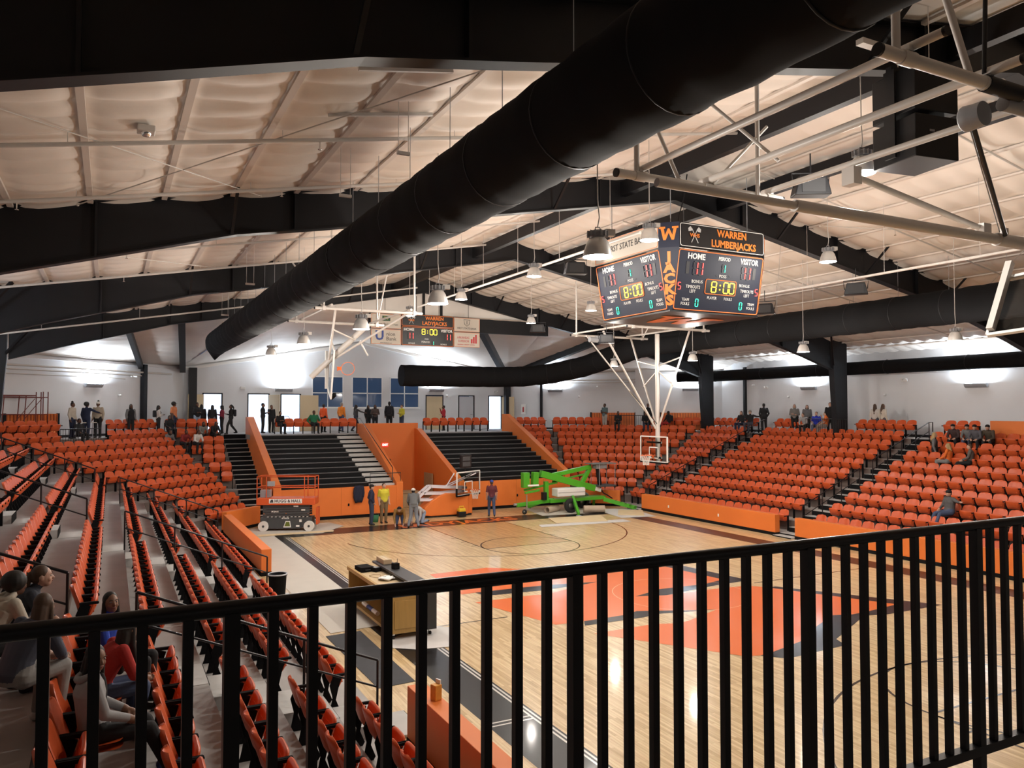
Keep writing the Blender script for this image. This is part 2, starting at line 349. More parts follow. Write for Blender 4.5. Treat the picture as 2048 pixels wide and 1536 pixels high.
bleacher(-7.08, -3.05, -1.77); bleacher(1.83, 7.58, None)
# tunnel doorway
m = MB(); m.bb(-1.1, -.98, 24.97, 25.2, 0, 2.25); m.bb(-.02, .1, 24.97, 25.2, 0, 2.25); m.bb(-1.1, .1, 24.97, 25.2, 2.13, 2.25); d = struct(m.build('door_1', [M('raw_timber', (.45, .33, .17), .7, var=.2, scale=6)]))
m = MB(); m.bb(-.98, -.02, 25.1, 25.14, 0, 2.13); m.build('door_leaf', [BLACKM], d)
# ------------------------------------------------------------------ outer walls
def wall_holes(name, P0, P1, z0, ztop, holes, th=.2, mat=WALL):
    P0 = Vector((*P0, 0)); P1 = Vector((*P1, 0)); L = (P1-P0).length; d = (P1-P0)/L; nrm = Vector((d.y, -d.x, 0))
    cuts = sorted(set([0, L]+[h[0] for h in holes]+[h[1] for h in holes]+[c for c in ztop['b'] if 0 < c < L])); m = MB(); zf = ztop['f']
    def pt(u, z, t): return P0+d*u+nrm*t+Vector((0, 0, z))
    for a, b in zip(cuts[:-1], cuts[1:]):
        hs = sorted([h for h in holes if h[0] <= a+1e-6 and h[1] >= b-1e-6], key=lambda h: h[2]); segs = []; za = z0
        for h in hs:
            if h[2] > za+.001: segs.append(((za, za), (h[2], h[2])))
            za = h[3]
        segs.append(((za, za), (zf(a), zf(b))))
        for (l0, l1), (h0, h1) in segs:
            V = [pt(a, l0, 0), pt(b, l1, 0), pt(b, h1, 0), pt(a, h0, 0), pt(a, l0, -th), pt(b, l1, -th), pt(b, h1, -th), pt(a, h0, -th)]
            m.add(V, [(0, 1, 2, 3), (7, 6, 5, 4), (0, 4, 5, 1), (2, 6, 7, 3), (1, 5, 6, 2), (3, 7, 4, 0)])
    return struct(m.build(name, [mat]))
YW = 31.0
WIN = [(-2.94, -.99), (-.45, 1.53), (2.03, 4.01)]; DR = [(-9.14, -8.16), (-6.66, -5.51), (-4.76, -3.66), (4.53, 5.66), (6.86, 7.92), (9.08, 10.04)]
ho = [(a+10.2, b+10.2, 5.14, 7.08) for a, b in WIN]+[(a+10.2, b+10.2, CONZ, 5.92) for a, b in DR]
wall_holes('wall_far', (-10.2, YW), (10.2, YW), CONZ-.2, {'f': lambda u: 9.62-.19*abs(u-10.5), 'b': [10.5]}, ho)
zc = {'f': lambda u: 7.7, 'b': []}
wall_holes('wall_corner_left', (-20.5, 20.7), (-10.2, YW), 2.5, zc, []); wall_holes('wall_corner_right', (10.2, YW), (20.5, 20.7), 2.5, zc, [])
wall_holes('wall_right', (20.5, 20.7), (20.5, -31), 2.5, {'f': lambda u: 8.05, 'b': []}, []); wall_holes('wall_left', (-20.5, -31), (-20.5, 20.7), 2.5, {'f': lambda u: 8.05, 'b': []}, [])
wall_holes('wall_near', (20.5, -31), (-20.5, -31), 0, {'f': lambda u: 11.7-.178*abs(u-20.5), 'b': [20.5]}, [])
BASEB = M('black_baseboard', (.015, .015, .017), .5)
for nm, a, b in (('right', (20.47, 20.6), (20.47, -16)), ('corner_right', (10.2, 30.97), (20.45, 20.72)), ('corner_left', (-10.2, 30.97), (-20.45, 20.72))):
    m = MB(); m.beam((*a, CONZ+.06), (*b, CONZ+.06), .03, .12); struct(m.build('baseboard_'+nm, [BASEB]))
# windows onto the dusk
GLN = M('dusk_glow_glass', (.03, .05, .09), .04, spec=.9, coat=.6, emit=(.03, .055, .11), es=.4)  # faint blue emission in the panes stands in for dusk light outside
for i, (a, b) in enumerate(WIN):
    m = MB(); f = .05
    for x0, x1, z0, z1 in ((a, a+f, 5.14, 7.08), (b-f, b, 5.14, 7.08), (a, b, 5.14, 5.14+f), (a, b, 7.03, 7.08)): m.bb(x0, x1, YW-.02, YW+.12, z0, z1)
    o = struct(m.build('window_%d' % (i+1), [WHITE]))
    m = MB(); m.bb((a+b)/2-.025, (a+b)/2+.025, YW, YW+.1, 5.19, 7.03); m.build('mullion', [WHITE], o)
    m = MB(); m.bb(a+f, b-f, YW, YW+.1, 6.02, 6.08); m.build('mullion', [WHITE], o)
    for x0, x1 in ((a+f, (a+b)/2-.025), ((a+b)/2+.025, b-f)):
        for z0, z1 in ((5.19, 6.02), (6.08, 7.03)): m = MB(); m.bb(x0, x1, YW+.05, YW+.06, z0, z1); m.build('pane', [GLN], o)
    m = MB(); m.bb(a-.06, b+.06, YW-.06, YW+.1, 5.09, 5.14); m.build('sill', [WHITE], o)
# doors of the far wall
MAPLE = M('maple_veneer', (.62, .49, .31), .5, var=.1, scale=3, stretch=(1, 1, .15)); DGREY = M('grey_door', (.52, .53, .56), .5); ROOM = M('room_glow', (.75, .79, .85), .8, emit=(.75, .85, 1), es=.45)  # room walls emit a pale glow in place of lamps inside
for i, (a, b) in enumerate(DR):
    m = MB(); f = .06
    for x0, x1, z0, z1 in ((a-f, a, CONZ, 5.98), (b, b+f, CONZ, 5.98), (a-f, b+f, 5.92, 5.98)): m.bb(x0, x1, YW-.03, YW+.1, z0, z1)
    o = struct(m.build('door_%d' % (i+2), [BLACK]))
    if i in (3, 4):
        m = MB(); m.bb(a+.01, b-.01, YW, YW+.05, CONZ+.01, 5.9); lf = m.build('door_leaf', [MAPLE if i == 3 else DGREY], o)
        m = MB(); m.cyl((b-.12, YW-.05, CONZ+1), (b-.26, YW-.05, CONZ+1), .012); m.cyl((b-.12, YW-.05, CONZ+1), (b-.12, YW, CONZ+1), .02); m.build('door_handle', [CHROME], lf)
    else:
        sgn = {0: -1, 1: 1, 2: 1, 5: 1}[i]; ang = {0: .45, 1: 1.2, 2: .12, 5: .95}[i]; hx = a if sgn < 0 else b; wd = b-a-.02
        R = Matrix.Rotation(ang*sgn*(-1), 3, 'Z'); c = Vector((hx, YW-.04, 0))+R@Vector((sgn*wd/2, 0, 0)); m = MB(); m.box((c.x, c.y-.02, CONZ+1.1), (wd, .045, 2.18), R=R); lf = m.build('door_leaf', [MAPLE], o)
        q = c+R@Vector((sgn*wd*.4, -.06, 0)); m = MB(); m.cyl((q.x, q.y, CONZ+1), (q.x+.12, q.y, CONZ+1), .012); m.build('door_handle', [CHROME], lf)
        m = MB(); m.quad((a-.5, YW+2.2, CONZ), (b+.8, YW+2.2, CONZ), (b+.8, YW+2.2, 6.2), (a-.5, YW+2.2, 6.2)); m.quad((a-.5, YW+.2, CONZ), (b+.8, YW+.2, CONZ), (b+.8, YW+2.2, CONZ), (a-.5, YW+2.2, CONZ)); m.quad((a-.5, YW+.2, 6.2), (b+.8, YW+.2, 6.2), (b+.8, YW+2.2, 6.2), (a-.5, YW+2.2, 6.2))
        m.quad((a-.5, YW+.2, CONZ), (a-.5, YW+2.2, CONZ), (a-.5, YW+2.2, 6.2), (a-.5, YW+.2, 6.2)); m.quad((b+.8, YW+.2, CONZ), (b+.8, YW+2.2, CONZ), (b+.8, YW+2.2, 6.2), (b+.8, YW+.2, 6.2))
        struct(m.build('wall_room_beyond', [ROOM]))
# wall chases, orange ribbed panels, corner columns
m = MB(); c45 = Vector((.7071, -.7071, 0)); n45 = Vector((-.7071, -.7071, 0))
def on45(u, s=1): # distance u along the corner wall from the far wall end
    return Vector((s*(10.2+.7071*u), YW-.7071*u, 0))
def panel45(u0, u1, s, h, name, mat, off=.1, z0=CONZ):
    a = on45(u0, s); b = on45(u1, s); nn = Vector((-s*.7071, -.7071, 0)); m = MB(); m.beam(a+nn*off+Vector((0, 0, z0+h/2)), b+nn*off+Vector((0, 0, z0+h/2)), .08, h); return m.build(name, [mat])
def ribbed(u0, u1, s, h=1.12):
    o = struct(panel45(u0, u1, s, h, 'trim_1', ORANGE_W)); n = int((u1-u0)/.16); nn = Vector((-s*.7071, -.7071, 0))
    for i in range(n):
        p = on45(u0+(i+.5)*(u1-u0)/n, s)+nn*.15; m = MB(); m.box((p.x, p.y, CONZ+h/2), (.05, .04, h-.04), rz=s*(-PI/4)); m.build('rib', [M('orange_dark', (.42, .09, .02), .6)], o)
    for u in (u0, u1): p = on45(u, s)+nn*.12; m = MB(); m.box((p.x, p.y, CONZ+h/2), (.1, .1, h+.05), rz=s*(-PI/4)); m.build('end_post', [BLACK], o)
ribbed(6.15, 9.1, 1); ribbed(10.7, 13.4, 1); ribbed(8.4, 11.1, -1)
p = struct(panel45(9.15, 10.5, 1, 4.2, 'wall_chase', WALL, off=.45)); p.scale = (1, 1, 1)
m = MB(); a = on45(9.15)+n45*.25; b = on45(10.5)+n45*.25; m.beam(a+Vector((0, 0, 5.8)), b+Vector((0, 0, 5.8)), .5, 4.2); struct(m.build('wall_chase', [WALL]))
def post(x, y, w, z1, z0=CONZ, rz=0): m = MB(); m.box((x, y, (z0+z1)/2), (w, w, z1-z0), rz); return struct(m.build('steel_post', [BLACK]))
post(-9.75, YW-.3, .42, 7.4); post(10.3, YW-.35, .36, 7.4)
q = on45(3.18, -1)+Vector((.12, -.12, 0)); post(q.x, q.y, .24, 7.4, rz=PI/4); q = on45(2.74)+Vector((-.1, -.1, 0)); post(q.x, q.y, .16, 7.4, rz=PI/4); post(20.4, 18.6, .16, 7.6)

# ------------------------------------------------------------------ roof: frames, ceiling, purlins
def zt(x): return 11.6-.178*abs(x)
FY = (-19.0, -9.0, .2, 9.8, 19.4)
BOT = [(0, 10.85), (9.8, 9.0), (11.6, 8.68), (13.5, 8.15), (15.7, 7.55), (17.5, 7.0)]
for fi, y in enumerate(FY):
    e = sempty('roof_frame', (0, y, CONZ))
    for s in (-1, 1):
        P = [(s*x, z) for x, z in BOT]+[(s*17.5, zt(17.5)), (0, zt(0))]
        m = MB(); m.prism(P, lambda p: (p[0], y-.012, p[1]), lambda p: (p[0], y+.012, p[1])); m.build('rafter_web', [BLACK], e, True)
        m = MB()
        for (xa, za), (xb, zb) in zip(BOT[:-1], BOT[1:]): m.beam((s*xa, y, za), (s*xb, y, zb), .26, .03)
        m.build('bottom_flange', [BLACK], e, True)
        m = MB(); m.beam((0, y, zt(0)-.02), (s*18.4, y, zt(18.4)-.02), .26, .03); m.build('top_flange', [BLACK], e, True)
        P = [(s*17.55, zt(17.5)), (s*17.55, 7.0), (s*18.0, 1.0), (s*18.5, 1.0), (s*18.5, zt(18.5))]
        m = MB(); m.prism(P, lambda p: (p[0], y-.15, p[1]), lambda p: (p[0], y+.15, p[1])); m.build('column', [BLACK], e, True)
        for xs in (2.5, 6.5, 10.4, 14.2) if fi else ():
            zb = np.interp(xs, [b[0] for b in BOT], [b[1] for b in BOT]); m = MB(); m.bb(s*xs-.02, s*xs+.02, y-.12, y+.12, zb, zt(xs)); m.build('stiffener', [BLACK], e, True)
        for xs in (3.9, 7.8, 11.7) if fi > 0 else ():
            zb = np.interp(xs, [b[0] for b in BOT], [b[1] for b in BOT])
            for t in (-1, 1):
                m = MB(); m.beam((s*xs, y+t*.1, zb+.02), (s*xs, y+t*.95, zt(xs)-.05), .06, .05); m.build('flange_brace', [BLACK], e, True)
        m = MB(); m.beam((s*17.6, y-.1, 7.2), (s*16.4, y-1.0, zt(16.4)-.1), .09, .09); m.build('knee_brace', [BLACK], e, True)
for x in (-1.7, 1.7):
    m = MB(); m.bb(x-.1, x+.1, -19, 19.4, 10.75, 11.12); struct(m.build('ridge_beam', [BLACK]))
PP = 1.3
def ceiling_bay(s, y0, y1, fine):
    nx = 96 if fine else 16; ny = max(2, int((y1-y0)/.105)) if fine else 8
    X = np.linspace(0, 20.5, nx+1); Y = np.linspace(y0, y1, ny+1); XX, YY = np.meshgrid(X, Y); ZZ = 11.62-.178*XX
    if fine:
        ph = XX/PP % 1.0; a = np.sin(PI*ph)**.6; wob = .06*np.sin(XX*1.7+np.floor(YY/.68)*2.3); sag = np.abs(np.sin(PI*(YY+wob)/.68))**.6
        puck = np.exp(-((ph-.5)/.44)**8); ZZ = ZZ-.11*sag*(.45+.55*a)*puck-.02*a+.006*np.sin(XX*9+YY*3)*np.sin(YY*11)
    V = np.stack([s*XX, YY, ZZ], -1).reshape(-1, 3); F = []
    W_ = nx+1
    for j in range(ny):
        for i in range(nx):
            q = (j*W_+i, (j+1)*W_+i, (j+1)*W_+i+1, j*W_+i+1); F.append(q if s > 0 else q[::-1])
    me = bpy.data.meshes.new('ceiling'); me.from_pydata(V.tolist(), [], F); me.polygons.foreach_set('use_smooth', [True]*len(F)); me.materials.append(CEIL); o = bpy.data.objects.new('ceiling', me); COL.objects.link(o); struct(o)
    if fine or y1 > -20:
        for i in range(1, 16):
            x = PP*i
            if x < 20.3: m = MB(); m.box((s*x, (y0+y1)/2, 11.60-.178*x-.05), (.10, y1-y0-.3, .05)); m.build('purlin', [CEILP], o)
    return o
CEILP = M('purlin_white', (.70, .64, .59), .5)
BY = [-31, -19, -9.0, .2, 9.8, 19.4]
for a, b in zip(BY[:-1], BY[1:]):
    for s in (-1, 1): ceiling_bay(s, a, b, a > -10)
# rear skin above the ceiling so that no dusk light leaks in
# far end lower ceiling (centre gable, corner facets), end gable and valley beams
def facet(pts, name='ceiling', n=10, rip=.05):
    A, B, C, D = [np.array(p, float) for p in pts]; n1 = 60; n2 = 40; V = []; F = []
    for j in range(n2+1):
        for i in range(n1+1):
            u = i/n1; v = j/n2; p = (A*(1-u)+B*u)*(1-v)+(D*(1-u)+C*u)*v; p[2] -= rip*abs(math.sin(PI*n*v))**.6*(.5+.5*abs(math.sin(PI*8*u))); V.append(tuple(p))
    for j in range(n2):
        for i in range(n1): F.append((j*(n1+1)+i, (j+1)*(n1+1)+i, (j+1)*(n1+1)+i+1, j*(n1+1)+i+1))
    me = bpy.data.meshes.new(name); me.from_pydata(V, [], F); me.materials.append(CEIL); me.polygons.foreach_set('use_smooth', [True]*len(F)); o = bpy.data.objects.new(name, me); COL.objects.link(o); return struct(o)
for s in (-1, 1):
    facet([(0, YW+.2, 9.35), (s*10.4, YW+.2, 7.45), (s*7.2, 19.5, 9.75), (0, 19.5, 9.75)], n=14)
    facet([(s*10.3, YW+.2, 7.45), (s*20.7, 20.7, 7.5), (s*20.5, 19.4, 7.97), (s*7.2, 19.4, 10.0)], n=12)
    for a, b, w, h in ((((s*10.2, 30.6, 7.25), (s*3.2, 19.8, 9.25), .3, .45),)*(s > 0)+(((s*10.3, 30.5, 7.3), (s*11.2, 19.7, 9.2), .3, .42), ((s*12.5, 28.5, 7.3), (s*13.4, 19.7, 8.8), .22, .3))):
        m = MB(); m.beam(a, b, w, h); struct(m.build('valley_beam', [BLACK]))
m = MB(); m.bb(-2.8, 7.2, 19.65, 19.9, 9.0, 9.72); struct(m.build('gable_beam', [BLACK]))
m = MB(); m.prism([(-7.4, 9.7), (7.4, 9.7), (0, 11.4)], lambda p: (p[0], 19.72, p[1]), lambda p: (p[0], 19.8, p[1])); o = struct(m.build('wall_gable', [CEIL]))
for x in (0., .95): m = MB(); m.bb(x-.05, x+.05, 19.6, 19.72, 9.7, 11.1); m.build('gable_post', [BLACK], o)
for s in (-1, 1):  # eave trim strip at the top of the corner walls
    m = MB(); a = on45(0, s); b = on45(14.5, s); m.beam(a+Vector((0, 0, 7.38)), b+Vector((0, 0, 7.38)), .3, .12); struct(m.build('trim_2', [WALL]))
m = MB()
for s in (-1, 1): m.beam((.3, YW-.05, 9.2), (s*10.2, YW-.05, 7.33), .2, .16)
struct(m.build('trim_3', [WHITE]))
# ------------------------------------------------------------------ stadium seats
def shell(mb, nu, nv, wf, yf, zf, th, mi=0):
    V = []; us = [math.sin(PI/2*(2*i/nu-1)) for i in range(nu+1)]
    for sgn in (-1, 1):
        for j in range(nv+1):
            v = 1-(1-j/nv)**1.7
            for u in us:
                e = max(0., (1-u**6))*max(0., 1-(2*v-1)**10); x = u*wf(v); V.append((x, yf(u, v)+sgn*th*.5*math.sqrt(e), zf(u, v)))
    n = (nu+1)*(nv+1); F = []
    for j in range(nv):
        for i in range(nu):
            a = j*(nu+1)+i; F.append((a, a+1, a+nu+2, a+nu+1)); F.append((n+a, n+a+nu+1, n+a+nu+2, n+a+1))
    mb.add(V, F, mi, True); return mb
def w_back(v): return .225+.025*min(1, v/.4) if v < .5 else .25*(max(0, 1-((v-.5)/.502)**3.4))**(1/3.4)
def y_back(u, v): return -.09+.16*v+.06*(1-u*u)*(1-.25*v)
def z_back(u, v): return .40+.44*v
def w_pan(v): return .20+.033*min(1, v*2) if v < .7 else .233*(max(0, 1-((v-.7)/.303)**4.2))**(1/4.2)
def seat_parts(nu, nv, down=False):
    b = MB(); shell(b, nu, nv, w_back, y_back, z_back, .05)
    p = MB()
    if down: shell(p, nu, nv, w_pan, lambda u, v: -.08-.42*v, lambda u, v: .43-.03*(1-u*u)*math.sin(PI*v)+.02*v, .001); q = p.v; p.v = [(x, y, z+(.03 if i < len(q)//2 else -.03)) for i, (x, y, z) in enumerate(q)]
    else:
        shell(p, nu, nv, w_pan, lambda u, v: -.11-.10*v-.03*(1-u*u)*math.sin(PI*v), lambda u, v: .375+.29*v, .06)
        if nu > 5:
            for zz in (.47, .55): p.box((0, -.165-(zz-.47)*.3, zz), (.36, .05, .024))
    ar = []
    for s in (-1, 1):
        m = MB(); x = s*.253
        if nu > 7:
            m.prism([(.05, .0), (-.10, .0), (-.13, .05), (-.06, .22), (-.10, .40), (-.15, .56), (-.02, .60), (.04, .45), (-.01, .25), (.03, .05)], lambda q: (x-.016, q[0], q[1]), lambda q: (x+.016, q[0], q[1]))
            m.box((x, -.12, .605), (.044, .23, .035)); m.cyl((x-.02, -.235, .605), (x+.02, -.235, .605), .018, n=8)
        else:
            m.box((x, -.04, .29), (.03, .08, .58)); m.box((x, -.12, .6), (.044, .24, .035))
        ar.append(m)
    return b, p, ar
SB, SP, SA = seat_parts(10, 9); SBm = SB.mesh('backrest', SEAT_O); SPm = SP.mesh('seat_pan', SEAT_O); SAm = [a.mesh('arm_bracket', BLACKM) for a in SA]
_, SPD, _ = seat_parts(10, 9, True); SPDm = SPD.mesh('seat_pan', SEAT_O)
SEATS = []   # (x, y, z, rz, stand, row, idx in run, run name)
def run(p0, p1, z, f, stand, row, name, pitch=.525):
    p0 = Vector(p0); p1 = Vector(p1); L = (p1-p0).length; n = int((L+.02)/pitch)
    if n < 1: return
    d = (p1-p0)/L; o = (L-n*pitch)/2; rz = math.atan2(f[0], -f[1])
    for i in range(n): p = p0+d*(o+pitch*(i+.5)); SEATS.append([p.x, p.y, z, rz, stand, row, i, n, name])
for k in range(10):
    d = .95+TREAD*k; z = Z0+RISE*k if k < 9 else CONZ; r2 = .7071
    for s in (-1, 1):
        x = s*(9.7+d); (bx, by), (ex, ey) = octo(d, s); A = AISLE_L if s < 0 else AISLE_R; st = 'left' if s < 0 else 'right'
        blocks = [('nearest block', -14.2, A[2]-.48), ('middle block', A[2]+.48, A[1]-.48), ('far block', A[1]+.48, A[0]-.48), ('bend', A[0]+.48, by-.12)]
        for nm, y0, y1 in blocks:
            if k == 0 and s < 0 and nm == 'bend': continue
            run((x, y0), (x, y1), z, (-s, 0), st, k, nm)
        run((bx-s*.12, by+.12), (ex+s*.12, ey-.12), z, (-s*r2, -r2), st, k, 'corner block')
        run((ex-s*.1, ey), (s*(8.62 if s < 0 else 8.05), ey), z, (0, -1), st, k, 'end block')
for i in range(9): SEATS.append([-5.75+.5*i, 26.3, CONZ, 0, 'far', 9, i, 9, 'left bleacher top'])
for i in range(8): SEATS.append([2.75+.53*i, 26.3, CONZ, 0, 'far', 9, i, 8, 'right bleacher top'])
keep = []
for S in SEATS:
    pr = proj((S[0], S[1], S[2]+.6))
    if pr is None: continue
    px, py, dz = pr; m = 120
    if not (-m < px < 2048+m and -m < py < 1536+160): continue
    if S[5] == 9 and S[4] == 'right' and (1612 < px < 1722 or 1515 < px < 1552 or 1845 < px < 1900): continue
    if S[5] == 9 and S[4] == 'right' and S[8] == 'corner block' and 1222 < px < 1296: continue
    if S[5] >= 8 and S[4] == 'left' and S[8] == 'corner block' and 116 < px < 212: continue
    if S[5] >= 7 and S[4] == 'right' and px > 1968 and S[5] > 8: continue
    vis = 0 <= px <= 2048 and 0 <= py <= 1536
    keep.append((dz if vis else 1e3+dz, S))
keep.sort(key=lambda t: t[0])
OCC = set()   # seats whose pan is folded down for a sitter: filled by nearest-seat search
def nearest_seat(x, y):
    S = min((k[1] for k in keep), key=lambda q: (q[0]-x)**2+(q[1]-y)**2); OCC.add(id(S)); return S
SITTERS = {}
for nm, x, y in (('a', -14.25, -8.95), ('b', -14.25, -7.75), ('c', -14.25, -7.1), ('d', -15.2, -7.6), ('e', -15.2, -8.4), ('f', -15.2, -6.9), ('man', 12.45, .45)): SITTERS[nm] = nearest_seat(x, y)
N_IND = 300
for dz, S in keep[:N_IND]:
    x, y, z, rz, st, k, i, n, nm = S
    e = thing('stadium_seat', '%s seat from the camera end, %s row, %s of the %s stand' % (nth(i), ORD[k], nm, st), 'seat', (x, y, z), rz, 'orange folding seats of the %s stand' % st)
    e['label'] = 'orange seat, '+e['label'] if st != 'far' else 'orange seat on top of the %s, %s from its left' % (nm.replace(' top', ''), nth(i))
    for me, pn in ((SBm, 'backrest'), (SPDm if id(S) in OCC else SPm, 'seat_pan'), (SAm[0], 'arm_bracket'), (SAm[1], 'arm_bracket')):
        o = bpy.data.objects.new(pn, me); COL.objects.link(o); o.parent = e
    if n and (i == 0 or i == n-1) and k < 9:    # white ring badge on the aisle end bracket
        sgn = 1 if (i == 0) == (S[4] == 'left') else -1
        m = MB(); m.cyl((sgn*.27, -.02, .5), (sgn*.277, -.02, .5), .038, n=14); m.build('aisle_badge', [WHITE_T], e)
def stuff_seats(lst, nu, nv):
    b, p, ar = seat_parts(nu, nv); q = MB(); q.add(b.v, b.f, 0, True); q.add(p.v, p.f, 0, True)
    for a in ar: q.add(a.v, a.f, 1, False)
    V0 = np.array(q.v); nv_ = len(V0); F0 = q.f; VV = []; FF = []; MI = []; SMM = []
    for j, (dz, S) in enumerate(lst):
        c, s_ = math.cos(S[3]), math.sin(S[3]); R = np.array([[c, -s_, 0], [s_, c, 0], [0, 0, 1]]); VV.append(V0@R.T+np.array(S[:3])); FF += [tuple(i+j*nv_ for i in f) for f in F0]; MI += q.m; SMM += q.sm
    me = bpy.data.meshes.new('stadium_seats'); me.from_pydata(np.concatenate(VV).tolist(), [], FF); me.materials.append(SEAT_O); me.materials.append(BLACKM)
    me.polygons.foreach_set('material_index', MI); me.polygons.foreach_set('use_smooth', SMM)
    o = bpy.data.objects.new('stadium_seats', me); COL.objects.link(o); return o
o = stuff_seats(keep[N_IND:], 6, 7)
tag(o, 'rows of orange folding seats filling the far stands and corners', 'seats', kind='stuff')

# ------------------------------------------------------------------ foreground guard rail
RY = -14.81; RZT = 4.50; PLZ = 3.40
g = thing('guard_railing', 'black steel guard railing crossing the whole foreground above the near seats', 'railing', (-13, RY, PLZ))
m = MB(); m.cyl((-17.6, RY, RZT), (-6.4, RY, RZT), .0205, n=16); m.build('top_rail', [BLACKG], g, True)
m = MB(); m.bb(-17.6, -6.4, RY-.02, RY+.02, 3.53, 3.57); m.build('bottom_rail', [BLACKG], g, True)
bal = MB(); bal.bb(-.0125, .0125, -.0125, .0125, .16, RZT-PLZ-.012); balm = bal.mesh('baluster', BLACKG); pst = MB(); pst.bb(-.019, .019, -.019, .019, -.12, RZT-PLZ-.01); pstm = pst.mesh('post', BLACKG)
for i in range(-36, 70):
    x = -13.62+.1016*(i-4); p = (i-4) % 10 == 0
    o = bpy.data.objects.new('post' if p else 'baluster', pstm if p else balm); COL.objects.link(o); o.parent = g; o.location = (x+13, 0, 0)
# ------------------------------------------------------------------ aisle hand rails
def handrail(s, yc, d0, d1, top, label):
    y = yc-.40; e = thing('aisle_handrail', label, 'handrail', (s*(9.7+d0), y, 0), 0, 'black aisle handrails on the stands')
    zf = lambda d: 1.24+.415*(d-.6); P = lambda d, h: Vector((s*(9.7+d), y, zf(d)+h))
    def floorz(d): k = int((d-.25)//TREAD); return (Z0+RISE*min(k, NR-1) if d < .25+TREAD*NR else CONZ) if d > .25 else 0.
    a, b = P(d0, 0), P(d1, 0); m = MB(); pts = [a, b]
    if top: q = b+Vector((s*.25, 0, 0)); pts += [q, q-Vector((0, 0, .42))]
    m.tube(pts, .021, 8); m.build('top_rail', [BLACKG], e, True)
    m = MB(); m.tube([P(d0, -.40), P(d1, -.40)], .016, 8); m.build('mid_rail', [BLACKG], e, True)
    n = max(2, int((d1-d0)/1.1)+1)
    for i in range(n+1):
        d = d0+(d1-d0)*i/n; q = P(d, 0); m = MB(); m.cyl((q.x, q.y, floorz(d)), (q.x, q.y, q.z), .019, n=8); m.build('post', [BLACKG], e, True)
    return e
for nm, s, A in (('right', 1, AISLE_R[:2]), ('left', -1, AISLE_L)):
    for j, yc in enumerate(A):
        w = {('left', 0): 'farthest left stand aisle', ('left', 1): 'middle left stand aisle', ('left', 2): 'nearest left stand aisle', ('right', 0): 'farther right stand aisle', ('right', 1): 'nearer right stand aisle'}[(nm, j)]
        handrail(s, yc, .55, 3.85, False, 'lower black pipe handrail of the '+w); handrail(s, yc, 4.65, 8.35, True, 'upper black pipe handrail of the '+w)
e = thing('aisle_handrail', 'black handrail beside the grey steps of the left bleacher', 'handrail', (-1.9, YF, 0), 0, 'black aisle handrails on the stands')
m = MB(); m.tube([(-1.86, 18.85, ZF), (-1.86, 18.85, 2.25), (-1.86, 24.4, 4.55), (-1.86, 25.0, 4.55), (-1.86, 25.0, CONZ)], .02); m.build('rail', [BLACKG], e, True)
m = MB(); m.tube([(-3.0, 18.72, ZF), (-3.0, 18.72, 2.0), (-1.5, 18.72, 2.0), (-1.5, 18.72, ZF)], .02); m.build('gate_rail', [BLACKG], e, True)
def picket_rail(label, a, b, z, h=.95):
    a = Vector((*a, z)); b = Vector((*b, z)); L = (b-a).length; e = thing('platform_railing', label, 'railing', a, 0, 'picket railings of the wheelchair platforms')
    for zz in (h, .12): m = MB(); m.tube([a+Vector((0, 0, zz)), b+Vector((0, 0, zz))], .02); m.build('rail', [BLACKG], e, True)
    n = max(3, int(L/.13)); m0 = MB(); m0.cyl((0, 0, 0), (0, 0, h), .009, n=6); me = m0.mesh('picket', BLACKG)
    for i in range(n+1): o = bpy.data.objects.new('picket', me); COL.objects.link(o); o.parent = e; o.location = (b-a)*(i/n)
picket_rail('picket railing of the platform below the left wall sconce', (-15.75, 20.95), (-14.25, 22.45), 3.23)
picket_rail('picket railing of the corner platform behind the white basket mast', (14.1, 23.95), (15.7, 22.35), CONZ)
picket_rail('picket railing of the platform around the right black column', (17.75, 11.6), (17.75, 9.05), CONZ-.1)

